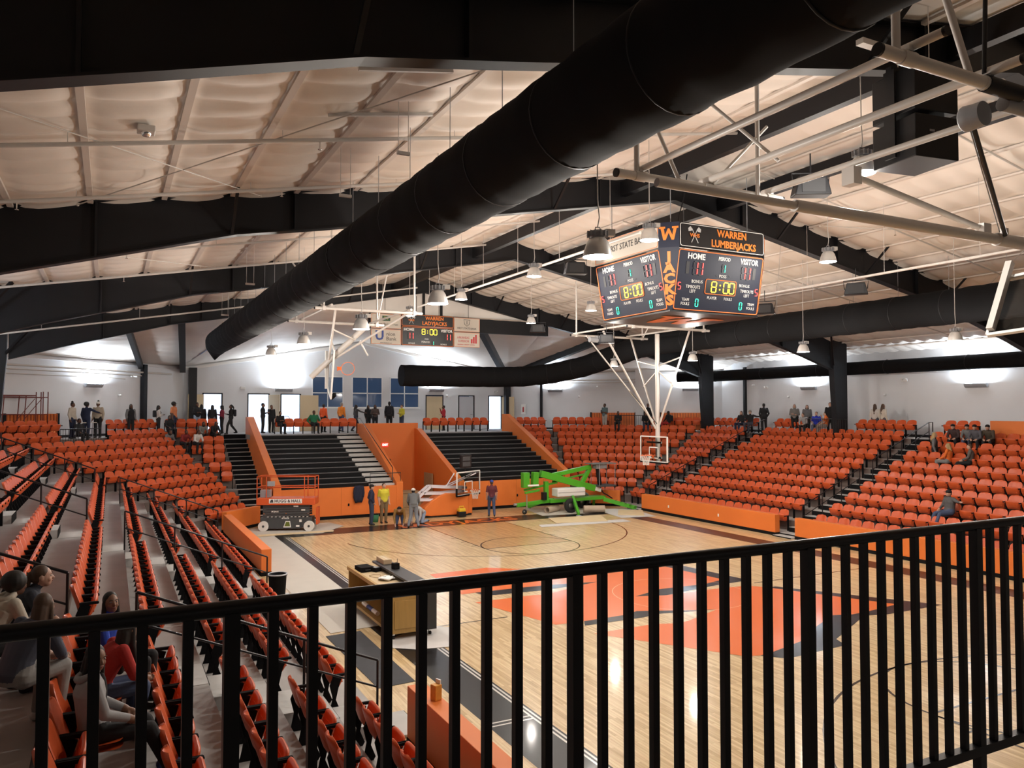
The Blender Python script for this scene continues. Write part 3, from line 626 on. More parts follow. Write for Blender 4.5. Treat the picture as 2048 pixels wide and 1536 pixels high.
# ------------------------------------------------------------------ fabric ducts
def duct(label, pts, r, endcone):
    P = [Vector(p) for p in pts]; seg = []; R = []
    for a, b in zip(P[:-1], P[1:]):
        n = max(1, int((b-a).length/.22))
        for i in range(n): seg.append(a+(b-a)*(i/n))
    seg.append(P[-1]); acc = 0
    for i, p in enumerate(seg):
        if i: acc += (p-seg[i-1]).length
        ph = (acc/1.55) % 1; R.append(r*(1-.035*math.exp(-((min(ph, 1-ph))/.05)**2)+.012*math.sin(acc*7)+.008*math.sin(acc*17)))
    e = thing('fabric_duct', label, 'duct', P[0]); m = MB(); m.tube(seg, R, 28); m.build('sleeve', [BLACKM], e, True)
    acc = 0; last = -9
    for i in range(1, len(seg)):
        acc += (seg[i]-seg[i-1]).length
        if acc-last > 1.55:
            last = acc; d = (seg[min(i+1, len(seg)-1)]-seg[i-1]).normalized(); x = d.cross(Vector((0, 0, 1))).normalized(); y = d.cross(x)
            m = MB(); m.tube([seg[i]+(x*math.cos(t)+y*math.sin(t))*(r*.985) for t in [2*PI*j/28 for j in range(28)]], .016, 5, closed=True); m.build('hoop_seam', [BLACK], e, True)
            sd = 1 if x.x > 0 else -1
            q = seg[i]+x*(sd*r*.86)-Vector((0, 0, r*.52)); m = MB(); m.box(q, (.07, .09, .06)); m.build('hook', [BLACK], e, True)
            if abs(d.z) < .05 and seg[i].y < 19:
                t = seg[i]+Vector((0, 0, r*.97)); m = MB(); m.cyl(t, (t.x, t.y, zt(t.x)-.02 if t.y < 19.3 else 9.2), .006, n=5); m.build('hanger_wire', [GREY], e, True)
    if endcone:
        d = (P[-1]-P[-2]).normalized(); q = P[-1]; m = MB(); n = 28; V = []
        prof = [(r, 0, 0), (r*.9, .45, -.1), (r*.55, .9, -.35), (.06, 1.15, -.72)]
        x = Vector((1, 0, 0)); y = Vector((0, 0, 1))
        for rr, dl, dzz in prof:
            for j in range(n): t = 2*PI*j/n; V.append(q+d*dl+Vector((0, 0, dzz))+x*(rr*math.cos(t))+y*(rr*math.sin(t)))
        m.add(V, [(i*n+j, i*n+(j+1) % n, (i+1)*n+(j+1) % n, (i+1)*n+j) for i in range(3) for j in range(n)], 0, True); m.build('collapsed_end', [BLACKM], e, True)
duct('big black fabric air duct hanging diagonally across the upper picture', [(-9.4, -24, 8.22), (-9.4, 22.3, 8.22)], .56, True)
arc = [(9.4, -16, 8.22), (9.4, 12.5, 8.22), (9.35, 14.5, 8.1), (9.1, 16.3, 7.75), (8.5, 18.2, 7.3), (7.5, 19.8, 6.98), (6.2, 20.7, 6.83), (4.8, 20.95, 6.78), (-.7, 21.0, 6.76)]
duct('black fabric duct along the right side curving to a flat end', arc, .55, False)
e = thing('supply_pipe', 'slim black duct running behind the right hand columns', 'duct', (19.3, 0, 7.1)); m = MB(); m.tube([(19.3, -16, 7.08), (19.3, 20.2, 7.08), (17.9, 21.9, 7.08)], .33, 18); m.build('pipe', [BLACKM], e, True)
for y in range(-12, 21, 4): m = MB(); m.tube([(19.3+.335*math.cos(t), y, 7.08+.335*math.sin(t)) for t in [2*PI*j/18 for j in range(18)]], .012, 5, closed=True); m.build('hoop_seam', [BLACK], e, True)

# ------------------------------------------------------------------ high bay lamps and wall sconces
def highbay(loc, label):
    e = thing('high_bay_lamp', label, 'lamp', loc, random.uniform(-.3, .3), 'high bay lamps over the court')
    m = MB(); m.lathe([(.205, 0), (.20, .03), (.185, .10), (.155, .19), (.12, .245), (.09, .27), (.03, .275)], n=24); m.lathe([(.197, .006), (.19, .03), (.175, .10), (.146, .185)], n=24); m.build('reflector', [ALU], e)
    m = MB(); m.lathe([(.196, .010), (.10, .004), (.001, .002)], n=24); m.build('lens', [LENS], e)
    m = MB(); m.lathe([(.001, .36), (.10, .36), (.11, .34), (.11, .275), (.001, .275)], n=16)
    for j in range(12): t = 2*PI*j/12; m.box((.125*math.cos(t), .125*math.sin(t), .315), (.05, .012, .08), rz=t)
    dr = m.build('heat_sink', [GREY], e)
    m = MB(); m.box((.17, 0, .34), (.14, .10, .09)); m.build('driver_box', [WHITE_ST], e)
    m = MB(); m.tube([(-.04, 0, .36), (-.03, 0, .41), (.03, 0, .41), (.04, 0, .36)], .008, 6); m.build('hook', [GREY], dr)
    top = zt(loc[0])-loc[2]-.03; m = MB(); m.tube([(0, 0, .41), (.03, .01, .55), (.0, 0, .8), (0, 0, top)], .009, 5); m.build('cord', [WHITE_ST], e)
    light('lamp_light', 'POINT', (0, 0, -.16), HIGHBAY_W, HIGHBAY_C, e, .14)
IL = [(-3.5, y, 8.7) for y in (-8.7, -3.3, 1.9, 6.95, 12.)]; IR = [(2.0, y, 8.7) for y in (-8.7, -3.35, 2.2, 7.45, 12.1)]; OL = [(-7.98, -8, 7.1), (-8.17, -2.6, 7.1), (-8.4, 1.9, 7.0), (-8.7, 7., 7.0), (-8.7, 12.4, 7.0)]; OR_ = [(7.8, -2.85, 7.), (7.35, 2.3, 7.), (7.1, 7.75, 7.), (6.6, 12.6, 7.0)]
for nm, L in (('inner left line', IL), ('inner right line', IR), ('outer left line under the duct', OL), ('outer right line', OR_)):
    for i, p in enumerate(L): highbay(p, 'aluminium high bay lamp, %s of the %s from the camera' % (nth(i), nm))
def sconce(loc, n, label):
    n = Vector((*n, 0)).normalized(); rz = math.atan2(n.x, -n.y); e = thing('wall_sconce', label, 'wall lamp', loc, rz, 'grey trough uplights on the walls')
    m = MB(); P = [(-.02, -.09), (-.02, .09), (-.03, .09), (-.18, .09), (-.2, .05), (-.19, 0), (-.15, -.06), (-.08, -.1)]
    m.prism(P, lambda q: (-.5, q[0], q[1]), lambda q: (.5, q[0], q[1])); m.build('trough', [GREY], e)
    m = MB(); m.bb(-.47, .47, -.17, -.04, .091, .095); m.build('lens', [LENS_C], e)
    m = MB(); m.box((0, -.01, 0), (.3, .03, .16)); m.build('wall_bracket', [GREY], e)
    L = light('sconce_light', 'AREA', (0, -.13, .11), SCONCE_W, SCONCE_C, e, .9, rot=(PI-.12, 0, 0)); L.data.shape = 'RECTANGLE'; L.data.size_y = .12
for loc, n, lb in (((-4.64, YW-.02, 6.2), (0, -1), 'on the far wall above the left pair of doors'), ((5.2, YW-.02, 6.3), (0, -1), 'on the far wall above the closed wooden door'), ((-14.7, 26.45, 6.2), (1, -1), 'on the left corner wall above the platform'), ((12.8, 28.35, 6.3), (-1, -1), 'on the right corner wall nearest the far wall'),
                   ((19.1, 22.05, 6.3), (-1, -1), 'on the right corner wall beside the black column'), ((20.48, 13.74, 6.2), (-1, 0), 'on the right wall between the two columns'), ((20.48, 4.38, 6.1), (-1, 0), 'on the right wall nearest the camera'), ((-20.48, 13.7, 6.2), (1, 0), 'added out of view on the left wall by the farthest aisle'), ((-20.48, 4.4, 6.2), (1, 0), 'added out of view on the left wall by the middle aisle')):  # the two left wall uplights are out of view, added for their light
    sconce(loc, n, 'grey trough uplight '+lb)

# ------------------------------------------------------------------ sprinkler and conduit pipes
def pipe(label, pts, r, mat=WHITE_ST, cat='pipe', name='sprinkler_pipe', drops=(), hang=0):
    e = thing(name, label, cat, pts[0], 0, 'white ceiling pipes' if mat is WHITE_ST else None); m = MB(); m.tube(pts, r, 8); m.build('pipe', [mat], e, True)
    a, b = Vector(pts[0]), Vector(pts[-1])
    for t in drops:
        q = a+(b-a)*t; m = MB(); m.cyl(q, q-Vector((0, 0, .14)), .012, n=6); m.lathe([(.001, -.16), (.035, -.16), (.035, -.15), (.001, -.14)], q, 10); m.build('sprinkler_head', [CHROME], e, True)
    for t in range(hang):
        q = a+(b-a)*((t+.5)/hang); m = MB(); m.cyl(q, (q.x, q.y, zt(q.x)-.05), .006, n=5); m.build('hanger_rod', [WHITE_ST], e, True)
    return e
pipe('white sprinkler pipe across the nearest ceiling bay, closer one', [(-19, -4.2, zt(19)-.22), (-1, -4.2, zt(1)-.22)], .035, drops=(.2, .45, .7), hang=6)
pipe('white sprinkler pipe across the nearest ceiling bay, hugging the rafter', [(-19, -1.0, zt(19)-.22), (-1, -1.0, zt(1)-.22)], .035, drops=(.2, .45, .7), hang=6)
pipe('white sprinkler pipe across the second ceiling bay on the left', [(-19, 8.6, zt(19)-.25), (-1, 8.6, zt(1)-.25)], .035, drops=(.3, .6), hang=6)
pipe('white sprinkler pipe across the second ceiling bay, further from rafter', [(-19, 4.6, zt(19)-.25), (-1, 4.6, zt(1)-.25)], .03, drops=(.3, .6), hang=6)
pipe('white sprinkler pipe across the third ceiling bay on the left', [(-18, 17.9, zt(18)-.6), (-1, 17.9, zt(1)-.6)], .035, hang=5)
pipe('white pipe along the ceiling above the right hand speakers', [(4.9, -12, 8.75), (4.9, 6.5, 8.75)], .035, hang=7)
pipe('white pipe along the ceiling left of the centre scoreboard', [(-2.4, -1.5, 9.35), (-2.4, 14, 9.35)], .04, hang=6)
for i, (y, s) in enumerate(((-6.5, 1), (-2, 1), (4, 1), (13, 1))):
    pipe('white sprinkler pipe on the right roof slope, %s from the camera' % nth(i), [(1, y, zt(1)-.2), (19, y, zt(19)-.2)], .025, drops=(.3, .6))
for i, ((a, b)) in enumerate((((-17.5, -8.6), (-11.2, -.3)), ((-8.2, -8.6), (-14.5, -.3)), ((-17.5, 1), (-11, 9)), ((5, -8.5), (13, -.5)), ((13, -8.5), (5, -.5)), ((5, 1), (13, 9)), ((13, 1), (5, 9)))):
    e = thing('brace_rod', 'thin cross bracing rod under the %s roof slope, %s one' % ('left' if a[0] < 0 else 'right', nth(i)), 'rod', (*a, zt(a[0])-.2), 0, 'roof cross bracing rods'); m = MB(); m.cyl((*a, zt(a[0])-.17), (*b, zt(b[0])-.17), .012, n=6); m.build('rod', [WHITE_ST], e, True); m = MB(); m.ball((*b, zt(b[0])-.17), .03, 8, 5); m.build('end_fitting', [WHITE_ST], e, True); del e['label'], e['category'], e['group']; struct(e)
def wallpipe(label, u0, u1, s, z, r):
    nn = Vector((-s*.7071, -.7071, 0)); a = on45(u0, s)+nn*.2+Vector((0, 0, z)); b = on45(u1, s)+nn*.2+Vector((0, 0, z)); return pipe(label, [a, b], r)
wallpipe('upper white conduit along the left corner wall', 1.2, 14, -1, 6.98, .045); wallpipe('middle white conduit along the left corner wall', 3.4, 14, -1, 6.8, .03); wallpipe('lower white conduit along the left corner wall', 4.5, 14, -1, 6.6, .025)
wallpipe('upper white conduit along the right corner wall', 2.9, 9.1, 1, 6.98, .045); wallpipe('lower white conduit along the right corner wall', 2.9, 9.1, 1, 6.8, .03)

def pendant_bar(label, c, w):
    e = thing('pendant_bar', label, 'bracket', c, 0, 'small white bars hung on wires'); m = MB(); m.box((0, 0, 0), (w, .05, .05)); m.build('bar', [WHITE_ST], e)
    for x in (-w*.4, w*.4): m = MB(); m.cyl((x, 0, .02), (x, 0, zt(c[0]+x)-c[2]-.03), .005, n=5); m.build('wire', [WHITE_ST], e)
pendant_bar('small white bar on two wires left of the duct, nearest rafter', (-10.2, -3.2, 8.85), .22); pendant_bar('small white bar on two wires touching the middle of the duct', (-9.95, -5.6, 8.95), .2); pendant_bar('small white bar on wires below the second left rafter', (-10.4, 6.2, 8.6), .25); pendant_bar('small white bar on wires beside the far part of the duct', (-10.3, 12.5, 8.4), .25)
for i, (a, b) in enumerate((((-11.05, -6.95), (-9.7, -6.95)), ((-11.0, -5.15), (-9.3, -5.15)))):
    e = thing('ceiling_strut', 'white strut channel under the ceiling left of the duct, %s one' % nth(i), 'strut', (*a, zt(a[0])-.12), 0, 'white ceiling struts'); m = MB(); m.beam((*a, zt(a[0])-.12), (*b, zt(b[0])-.12), .05, .05); m.build('channel', [WHITE_ST], e, True)
e = thing('ceiling_detector', 'square white detector box on a purlin of the nearest ceiling bay', 'detector', (-13.5, -4.6, zt(13.5)-.2)); m = MB(); m.box((0, 0, .05), (.24, .24, .09)); m.build('housing', [WHITE_ST], e, False, .015); m = MB(); m.lathe([(.001, -.05), (.05, -.045), (.07, -.01), (.07, .01)], n=16); m.build('sensor_dome', [CHROME], e)
# ------------------------------------------------------------------ scoreboards
PANEL = M('score_panel', (.016, .020, .040), .5, spec=.3); PBLK = M('sign_black', (.012, .011, .012), .35); OLINE = M('orange_trim', (.85, .22, .05), .45); OTXT = M('orange_print', (.80, .22, .03), .5); CREAM = M('sign_cream', (.54, .50, .44), .6, spec=.3); INK = M('sign_ink', (.05, .05, .055), .6); LEDOFF = M('led_off', (.03, .03, .035), .5); NAVY = M('sign_blue', (.03, .06, .25), .5); REDI = M('sign_red', (.45, .03, .04), .5)
SEGS = {'0': 'abcdef', '1': 'bc', '5': 'afgcd', '8': 'abcdefg'}
class Face:  # flat sign face: origin lower left, u right, v up, n out
    def __init__(s, o, u, v, root): s.o = Vector(o); s.u = Vector(u).normalized(); s.v = Vector(v).normalized(); s.n = s.u.cross(s.v); s.root = root
    def p(s, a, b, h=0): return s.o+s.u*a+s.v*b+s.n*h
    def rect(s, name, a0, a1, b0, b1, h0, h1, mat, parent=None, bevel=0):
        m = MB(); q = [(a0, b0), (a1, b0), (a1, b1), (a0, b1)]; m.prism(q, lambda c: s.p(c[0], c[1], h0), lambda c: s.p(c[0], c[1], h1)); o = m.build(name, [mat], parent or s.root, True) if parent is None else None
        if o is None:
            o = m.build(name, [mat], s.root, True)
            inv = parent.matrix_basis; o.parent = parent
        if bevel: b = o.modifiers.new('b', 'BEVEL'); b.width = bevel; b.segments = 2
        return o
    def border(s, name, a0, a1, b0, b1, w, h, mat):
        m = MB(); r = .05
        P = []
        for cx, cy, t0 in ((a1-r, b1-r, 0), (a0+r, b1-r, PI/2), (a0+r, b0+r, PI), (a1-r, b0+r, 1.5*PI)):
            for j in range(4): t = t0+PI/2*j/3; P.append(s.p(cx+r*math.cos(t), cy+r*math.sin(t), h))
        m.tube(P, w, 6, closed=True); return m.build(name, [mat], s.root, True)
    def text(s, body, a, b, size, mat, h=.006, bold=0., sx=1., name='lettering'):
        M0 = plane_mtx(s.p(a, b, h), s.u, s.v); return text(body, size, mat, s.root, s.root.matrix_basis.inverted() @ M0, name, bold=bold, sx=sx)
    def digits(s, body, a, b, w, h, mat, off=True):
        m = MB(); mo = MB(); t = w*.17; n = len(body); x = a-(n*w*1.3-w*.3)/2
        for ch in body:
            if ch == ':':
                for bb_ in (b-h*.2, b+h*.2): q = s.p(x+w*.5, bb_, .012); m.ball(q, w*.14, 8, 5)
            else:
                on = SEGS.get(ch, '')
                for k, (c0, c1, d0, d1) in dict(a=(.1, .9, 1, 1), b=(1, 1, .55, .95), c=(1, 1, .05, .45), d=(.1, .9, 0, 0), e=(0, 0, .05, .45), f=(0, 0, .55, .95), g=(.1, .9, .5, .5)).items():
                    p0 = s.p(x+c0*w, b-h/2+d0*h, .01); p1 = s.p(x+c1*w, b-h/2+d1*h, .01)
                    (m if k in on else mo).beam(p0, p1, t, .012, up=s.n)
            x += w*1.3
        if m.v: m.build('led_digits', [mat], s.root, True)
        if off and mo.v: mo.build('unlit_segments', [LEDOFF], s.root, True)
def w_shape(F, a, b, s, mat, name='emblem'):
    P = [(-1, .7), (-.35, .7), (-.35, .5), (-.5, .5), (-.38, -.2), (-.08, .5), (.08, .5), (.38, -.2), (.5, .5), (.35, .5), (.35, .7), (1, .7), (1, .5), (.82, .5), (.55, -.7), (.3, -.7), (0, .05), (-.3, -.7), (-.55, -.7), (-.82, .5), (-1, .5)]
    m = MB(); m.prism([(a+x*s, b+y*s) for x, y in P], lambda q: F.p(q[0], q[1], .004), lambda q: F.p(q[0], q[1], .012)); return m.build(name, [mat], F.root, True)
def axes_emblem(F, a, b, s):
    m = MB()
    for sg in (-1, 1):
        m.beam(F.p(a-sg*.45*s, b-.75*s, .012), F.p(a+sg*.4*s, b+.75*s, .012), .07*s, .008, up=F.n)
        m.prism([(a+sg*(.28)*s, b+.62*s), (a+sg*.55*s, b+.95*s), (a+sg*.85*s, b+.72*s), (a+sg*.8*s, b+.4*s), (a+sg*.45*s, b+.45*s)][::sg], lambda q: F.p(q[0], q[1], .004), lambda q: F.p(q[0], q[1], .011))
    m.build('crossed_axes', [M('silver_print', (.5, .5, .5), .4)], F.root, True)
    F.text('WHS', a, b, .55*s, OTXT, .018, .012*s, 1.05, 'emblem_letters')

sb = thing('centre_scoreboard', 'large four-sided black scoreboard hanging over centre court', 'scoreboard', (0, 0, 7.45))
Wd = 2.84
for k in range(4):
    Rz = Matrix.Rotation(-k*PI/2, 3, 'Z')   # k=0 faces -y, k=1 faces -x
    F = Face(Rz@Vector((-Wd/2, -1.50, 7.52)), Rz@Vector((1, 0, 0)), Rz@Vector((0, -.27, 1.5)), sb); H = 1.52
    F.rect('score_panel', 0, Wd, 0, H, -.12, 0, PANEL); F.border('orange_edge', .02, Wd-.02, .02, H-.02, .014, .005, OLINE)
    X = lambda f: f*Wd
    F.text('HOME', X(.205), 1.36, .20, WHITE_T, bold=.006); F.text('PERIOD', X(.53), 1.37, .13, WHITE_T, bold=.003, sx=.9); F.text('VISITOR', X(.83), 1.36, .20, WHITE_T, bold=.006, sx=.85)
    F.digits('811', X(.2), 1.06, .135, .33, LED_R) if False else None
    F.digits('11', X(.235), 1.07, .13, .32, LED_R); F.digits('11', X(.80), 1.07, .13, .32, LED_R); F.digits('1', X(.53), 1.13, .10, .2, LED_G)
    F.rect('dark_digit', X(.10), X(.135), .92, 1.22, .002, .008, LEDOFF); F.rect('dark_digit', X(.885), X(.92), .92, 1.22, .002, .008, LEDOFF)
    F.text('POSS', X(.53), .93, .11, WHITE_T); F.text('<', X(.455), .93, .13, LEDOFF); F.text('>', X(.61), .93, .13, LEDOFF)
    F.text('BONUS', X(.24), .74, .11, WHITE_T); F.text('BONUS', X(.80), .74, .11, WHITE_T)
    F.rect('clock_window', X(.34), X(.70), .46, .83, .001, .006, PBLK); F.border('clock_frame', X(.34), X(.70), .46, .83, .012, .008, OLINE)
    F.digits('8:00', X(.545), .645, .155, .27, LED_Y)
    F.digits('5', X(.045), .60, .085, .17, LED_R); F.digits('5', X(.955), .60, .085, .17, LED_R)
    for fx in (.20, .84): F.text('TIMEOUTS', X(fx), .60, .115, WHITE_T, sx=.85); F.text('LEFT', X(fx), .49, .11, WHITE_T, sx=.85)
    F.text('PLAYER', X(.43), .36, .105, WHITE_T, sx=.9); F.text('FOULS', X(.62), .36, .105, WHITE_T, sx=.9)
    F.text('TEAM', X(.13), .27, .105, WHITE_T, sx=.9); F.text('FOULS', X(.13), .165, .105, WHITE_T, sx=.9); F.text('TEAM', X(.905), .27, .105, WHITE_T, sx=.9); F.text('FOULS', X(.905), .165, .105, WHITE_T, sx=.9)
    F.digits('0', X(.26), .21, .085, .19, LED_G); F.digits('0', X(.78), .21, .085, .19, LED_G)
    T = Face(Rz@Vector((-Wd/2, -1.79, 9.06)), Rz@Vector((1, 0, 0)), (0, 0, 1), sb)
    if k % 2 == 0:
        T.rect('name_sign', 0, Wd, 0, .62, -.1, 0, PBLK, bevel=0); T.border('white_edge', .03, Wd-.03, .03, .59, .008, .004, WHITE_T); axes_emblem(T, .48, .31, .24)
        T.text('WARREN', 1.72, .44, .25, OTXT, bold=.008, sx=.95); T.text('LUMBERJACKS', 1.78, .17, .25, OTXT, bold=.008, sx=.95)
    else:
        T.rect('sponsor_sign', 0, Wd, 0, .62, -.1, 0, CREAM); T.border('orange_edge', .02, Wd-.02, .02, .6, .008, .004, OLINE); T.text('FIRST STATE BANK', Wd/2+.1, .32, .24, INK, sx=.9)
    # chamfered corner panel
    a = Rz@Vector((-1.79, -1.42, 0)); b = Rz@Vector((-1.42, -1.79, 0)); a2 = Rz@Vector((-1.50, -1.42, 7.52)); b2 = Rz@Vector((-1.42, -1.5, 7.52)); m = MB()
    m.add([a2, b2, Vector((b.x, b.y, 9.05)), Vector((a.x, a.y, 9.05))], [(0, 1, 2, 3)]); m.add([Vector((a.x, a.y, 9.05)), Vector((b.x, b.y, 9.05)), Vector((b.x, b.y, 9.68)), Vector((a.x, a.y, 9.68))], [(0, 1, 2, 3)]); m.build('corner_panel', [PANEL], sb, True)
    C = Face(Vector((a.x, a.y, 9.06)), b-a, (0, 0, 1), sb); w_shape(C, .26, .34, .24, OTXT, 'corner_emblem')
    mid2 = (a2+b2)/2; midt = Vector(((a.x+b.x)/2, (a.y+b.y)/2, 9.05)); G = Face(mid2, b-a, midt-mid2, sb)
    for i, ch in enumerate('JACKS'): G.text(ch, 0, 1.30-.27*i, .33, OTXT, .012, .018, 1.15)
m = MB(); m.bb(-1.48, 1.48, -1.48, 1.48, 7.47, 7.52); m.build('belly_panel', [PBLK], sb, True)
U = Face((0, 0, 7.468), (1, 0, 0), (0, -1, 0), sb); w_shape(U, 0, 0, 1.0, OTXT, 'belly_emblem')
for x in (-1.3, 1.3):
    for y in (-1.3, 1.3): m = MB(); m.cyl((x, y, 9.6), (x*1.0, y, zt(x)-.1), .012, n=6); m.build('hanger_cable', [GREY], sb, True)
m = MB(); m.tube([(-1.0, -1.2, 9.65), (-.95, -1.2, 10.0), (-.7, -1.1, 10.5), (-.5, -1., 11.2)], .015); m.build('power_cord', [BLACK], sb, True)

fs = thing('end_scoreboard', 'flat scoreboard with sponsor signs hanging below the far roof frame', 'scoreboard', (0, 19.0, 8.15)); YB = 18.98
F = Face((-1.40, YB, 8.15), (1, 0, 0), (0, 0, 1), fs); F.rect('score_panel', 0, 2.74, 0, .92, -.12, 0, PBLK); F.border('orange_edge', .02, 2.72, .02, .9, .012, .005, OLINE)
F.text('HOME', .38, .77, .2, WHITE_T, bold=.005, sx=.95); F.text('VISITOR', 2.36, .77, .2, WHITE_T, bold=.005, sx=.85); F.digits('11', .45, .47, .13, .30, LED_R); F.digits('11', 2.42, .47, .13, .30, LED_R)
F.rect('clock_window', .8, 2.0, .5, .88, .001, .006, PBLK); F.digits('8:00', 1.45, .69, .16, .26, LED_Y); F.digits('1', 1.62, .15, .09, .18, LED_G)
F.text('POSS', 1.3, .33, .09, WHITE_T); F.text('PERIOD', 1.25, .19, .13, WHITE_T); F.text('BONUS', .52, .1, .1, WHITE_T); F.text('BONUS', 2.2, .1, .1, WHITE_T)
F = Face((-1.40, YB, 9.09), (1, 0, 0), (0, 0, 1), fs); F.rect('name_sign', 0, 2.74, 0, .58, -.12, 0, PBLK); F.border('orange_edge', .02, 2.72, .02, .56, .012, .005, OLINE); axes_emblem(F, .5, .29, .24); F.text('WARREN', 1.72, .42, .23, OTXT, bold=.006); F.text('LADYJACKS', 1.72, .17, .25, OTXT, bold=.006)
def sponsor(x0, x1, z0, z1):
    f = Face((x0, YB, z0), (1, 0, 0), (0, 0, 1), fs); f.rect('sponsor_sign', 0, x1-x0, 0, z1-z0, -.1, 0, CREAM); f.border('orange_edge', .015, x1-x0-.015, .015, z1-z0-.015, .007, .004, OLINE); return f
f = sponsor(-2.92, -1.43, 8.15, 8.88); f.text('U', .42, .40, .62, NAVY, bold=.02); f.text('nion', .98, .50, .26, INK); f.text('Bank', 1.0, .27, .26, INK); f.text('www.unionbank.com', .74, .07, .07, INK)
f = sponsor(-2.92, -1.43, 8.92, 9.62); f.text('Warren Bank & Trust', .74, .2, .16, INK, sx=.85); f.rect('mark', .55, .95, .36, .6, .002, .006, M('sign_green', (.02, .07, .03), .5)); f.text('TT', .75, .48, .2, M('gold_print', (.6, .5, .05), .5))
f = sponsor(1.37, 2.78, 8.95, 9.64); f.text('FIRST STATE BANK', .70, .16, .14, INK, sx=.9); f.text('1', .7, .45, .26, INK)
m = MB(); m.tube([f.p(.53, .60, .006), f.p(.87, .60, .006), f.p(.83, .38, .006), f.p(.7, .28, .006), f.p(.57, .38, .006)], .012, 5, closed=True); m.build('shield_mark', [INK], fs, True)
f = sponsor(1.37, 2.78, 8.17, 8.91); f.text('ARKANSAS', .5, .47, .17, REDI, sx=.8); f.text('SUPERIOR', .52, .29, .17, REDI, sx=.8); f.text('FEDERAL CREDIT UNION', .66, .12, .085, REDI)
for i in range(3): f.rect('mark', .92+.12*i, 1.01+.12*i, .2, .42+.11*i, .002, .006, REDI)
for x in (-2.2, -.6, .6, 2.2): m = MB(); m.cyl((x, 19.1, 9.62), (x, 19.1, 10.6), .012, n=6); m.build('hanger_rod', [BLACK], fs, True)

# ------------------------------------------------------------------ basketball backstops
def rim_net(e, c, d, up, mat=M('rim_orange', (.75, .16, .04), .4), net=True):
    c = Vector(c); d = Vector(d).normalized(); up = Vector(up).normalized(); x = d; y = up.cross(d)
    m = MB(); m.tube([c+(x*math.cos(t)+y*math.sin(t))*.229 for t in [2*PI*j/24 for j in range(24)]], .011, 6, closed=True); m.beam(c-x*.38, c-x*.22, .12, .02, up=up); m.beam(c-x*.38-up*.06, c-x*.36-up*.06, .14, .14, up=up); r = m.build('rim', [mat], e, True)
    if net:
        m = MB(); n = 12; lev = [(.22, 0), (.185, -.1), (.155, -.2), (.13, -.3), (.125, -.42)]
        for l in range(4):
            for j in range(n):
                t0 = 2*PI*(j+.5*(l % 2))/n
                for sg in (-.5, .5):
                    t1 = t0+sg*2*PI/n; a = c+(x*math.cos(t0)+y*math.sin(t0))*lev[l][0]+up*lev[l][1]; b = c+(x*math.cos(t1)+y*math.sin(t1))*lev[l+1][0]+up*lev[l+1][1]; m.cyl(a, b, .006, n=4, caps=False)
        m.build('net', [WHITE_T], e, True)
def board(e, c, n, up, w=1.83, h=1.07):
    c = Vector(c); n = Vector(n).normalized(); up = Vector(up).normalized(); u = up.cross(n)
    m = MB(); q = [(-w/2, -h/2), (w/2, -h/2), (w/2, h/2), (-w/2, h/2)]; m.prism(q, lambda p: c+u*p[0]+up*p[1]-n*.006, lambda p: c+u*p[0]+up*p[1]+n*.006); m.build('glass_pane', [GLASS], e, True)
    m = MB()
    for a, b in (((-w/2, -h/2), (w/2, -h/2)), ((w/2, -h/2), (w/2, h/2)), ((w/2, h/2), (-w/2, h/2)), ((-w/2, h/2), (-w/2, -h/2))): m.beam(c+u*a[0]+up*a[1], c+u*b[0]+up*b[1], .05, .055, up=n)
    m.build('board_frame', [WHITE], e, True)
    m = MB(); s = .305; b0 = -h/2+.15
    for a, b in (((-s, b0), (s, b0)), ((s, b0), (s, b0+.457)), ((s, b0+.457), (-s, b0+.457)), ((-s, b0+.457), (-s, b0))): m.beam(c+u*a[0]+up*a[1]+n*.008, c+u*b[0]+up*b[1]+n*.008, .05, .004, up=n)
    m.build('target_square', [WHITE], e, True)
    return u
def P_(e, name, pts, r, mat=WHITE_ST, n=10): m = MB(); m.tube(pts, r, n); return m.build(name, [mat], e, True)
def frame_(e, x0, x1, y0, y1, z, xs, up=True):
    for y in (y0, y1):
        P_(e, 'frame_pipe', [(x0, y, z), (x1, y, z)], .05)
        for xx in (x0, x1): m = MB(); m.cyl((xx-.012, y, z), (xx+.012, y, z), .053, n=12); m.build('end_cap', [BLACK], e, True)
    for x in xs: P_(e, 'cross_pipe', [(x, y0-.25, z+.09), (x, y1+.25, z+.09)], .04)
    for x in (x0+.3, x1-.3):
        for y in (y0, y1):
            if up: P_(e, 'drop_post', [(x, y, z), (x, y, zt(x)-.1)], .035); m = MB(); m.box((x, y, z), (.1, .14, .14)); m.build('clamp', [WHITE_ST], e, True)
    if up:
        P_(e, 'sway_brace', [(x0+.3, y0, z), (x0-.5, y0+1.4, zt(x0)-.1)], .028); P_(e, 'sway_brace', [(x1-.3, y1, z), (x1-.3, y1-1.6, zt(x1)-.1)], .028)
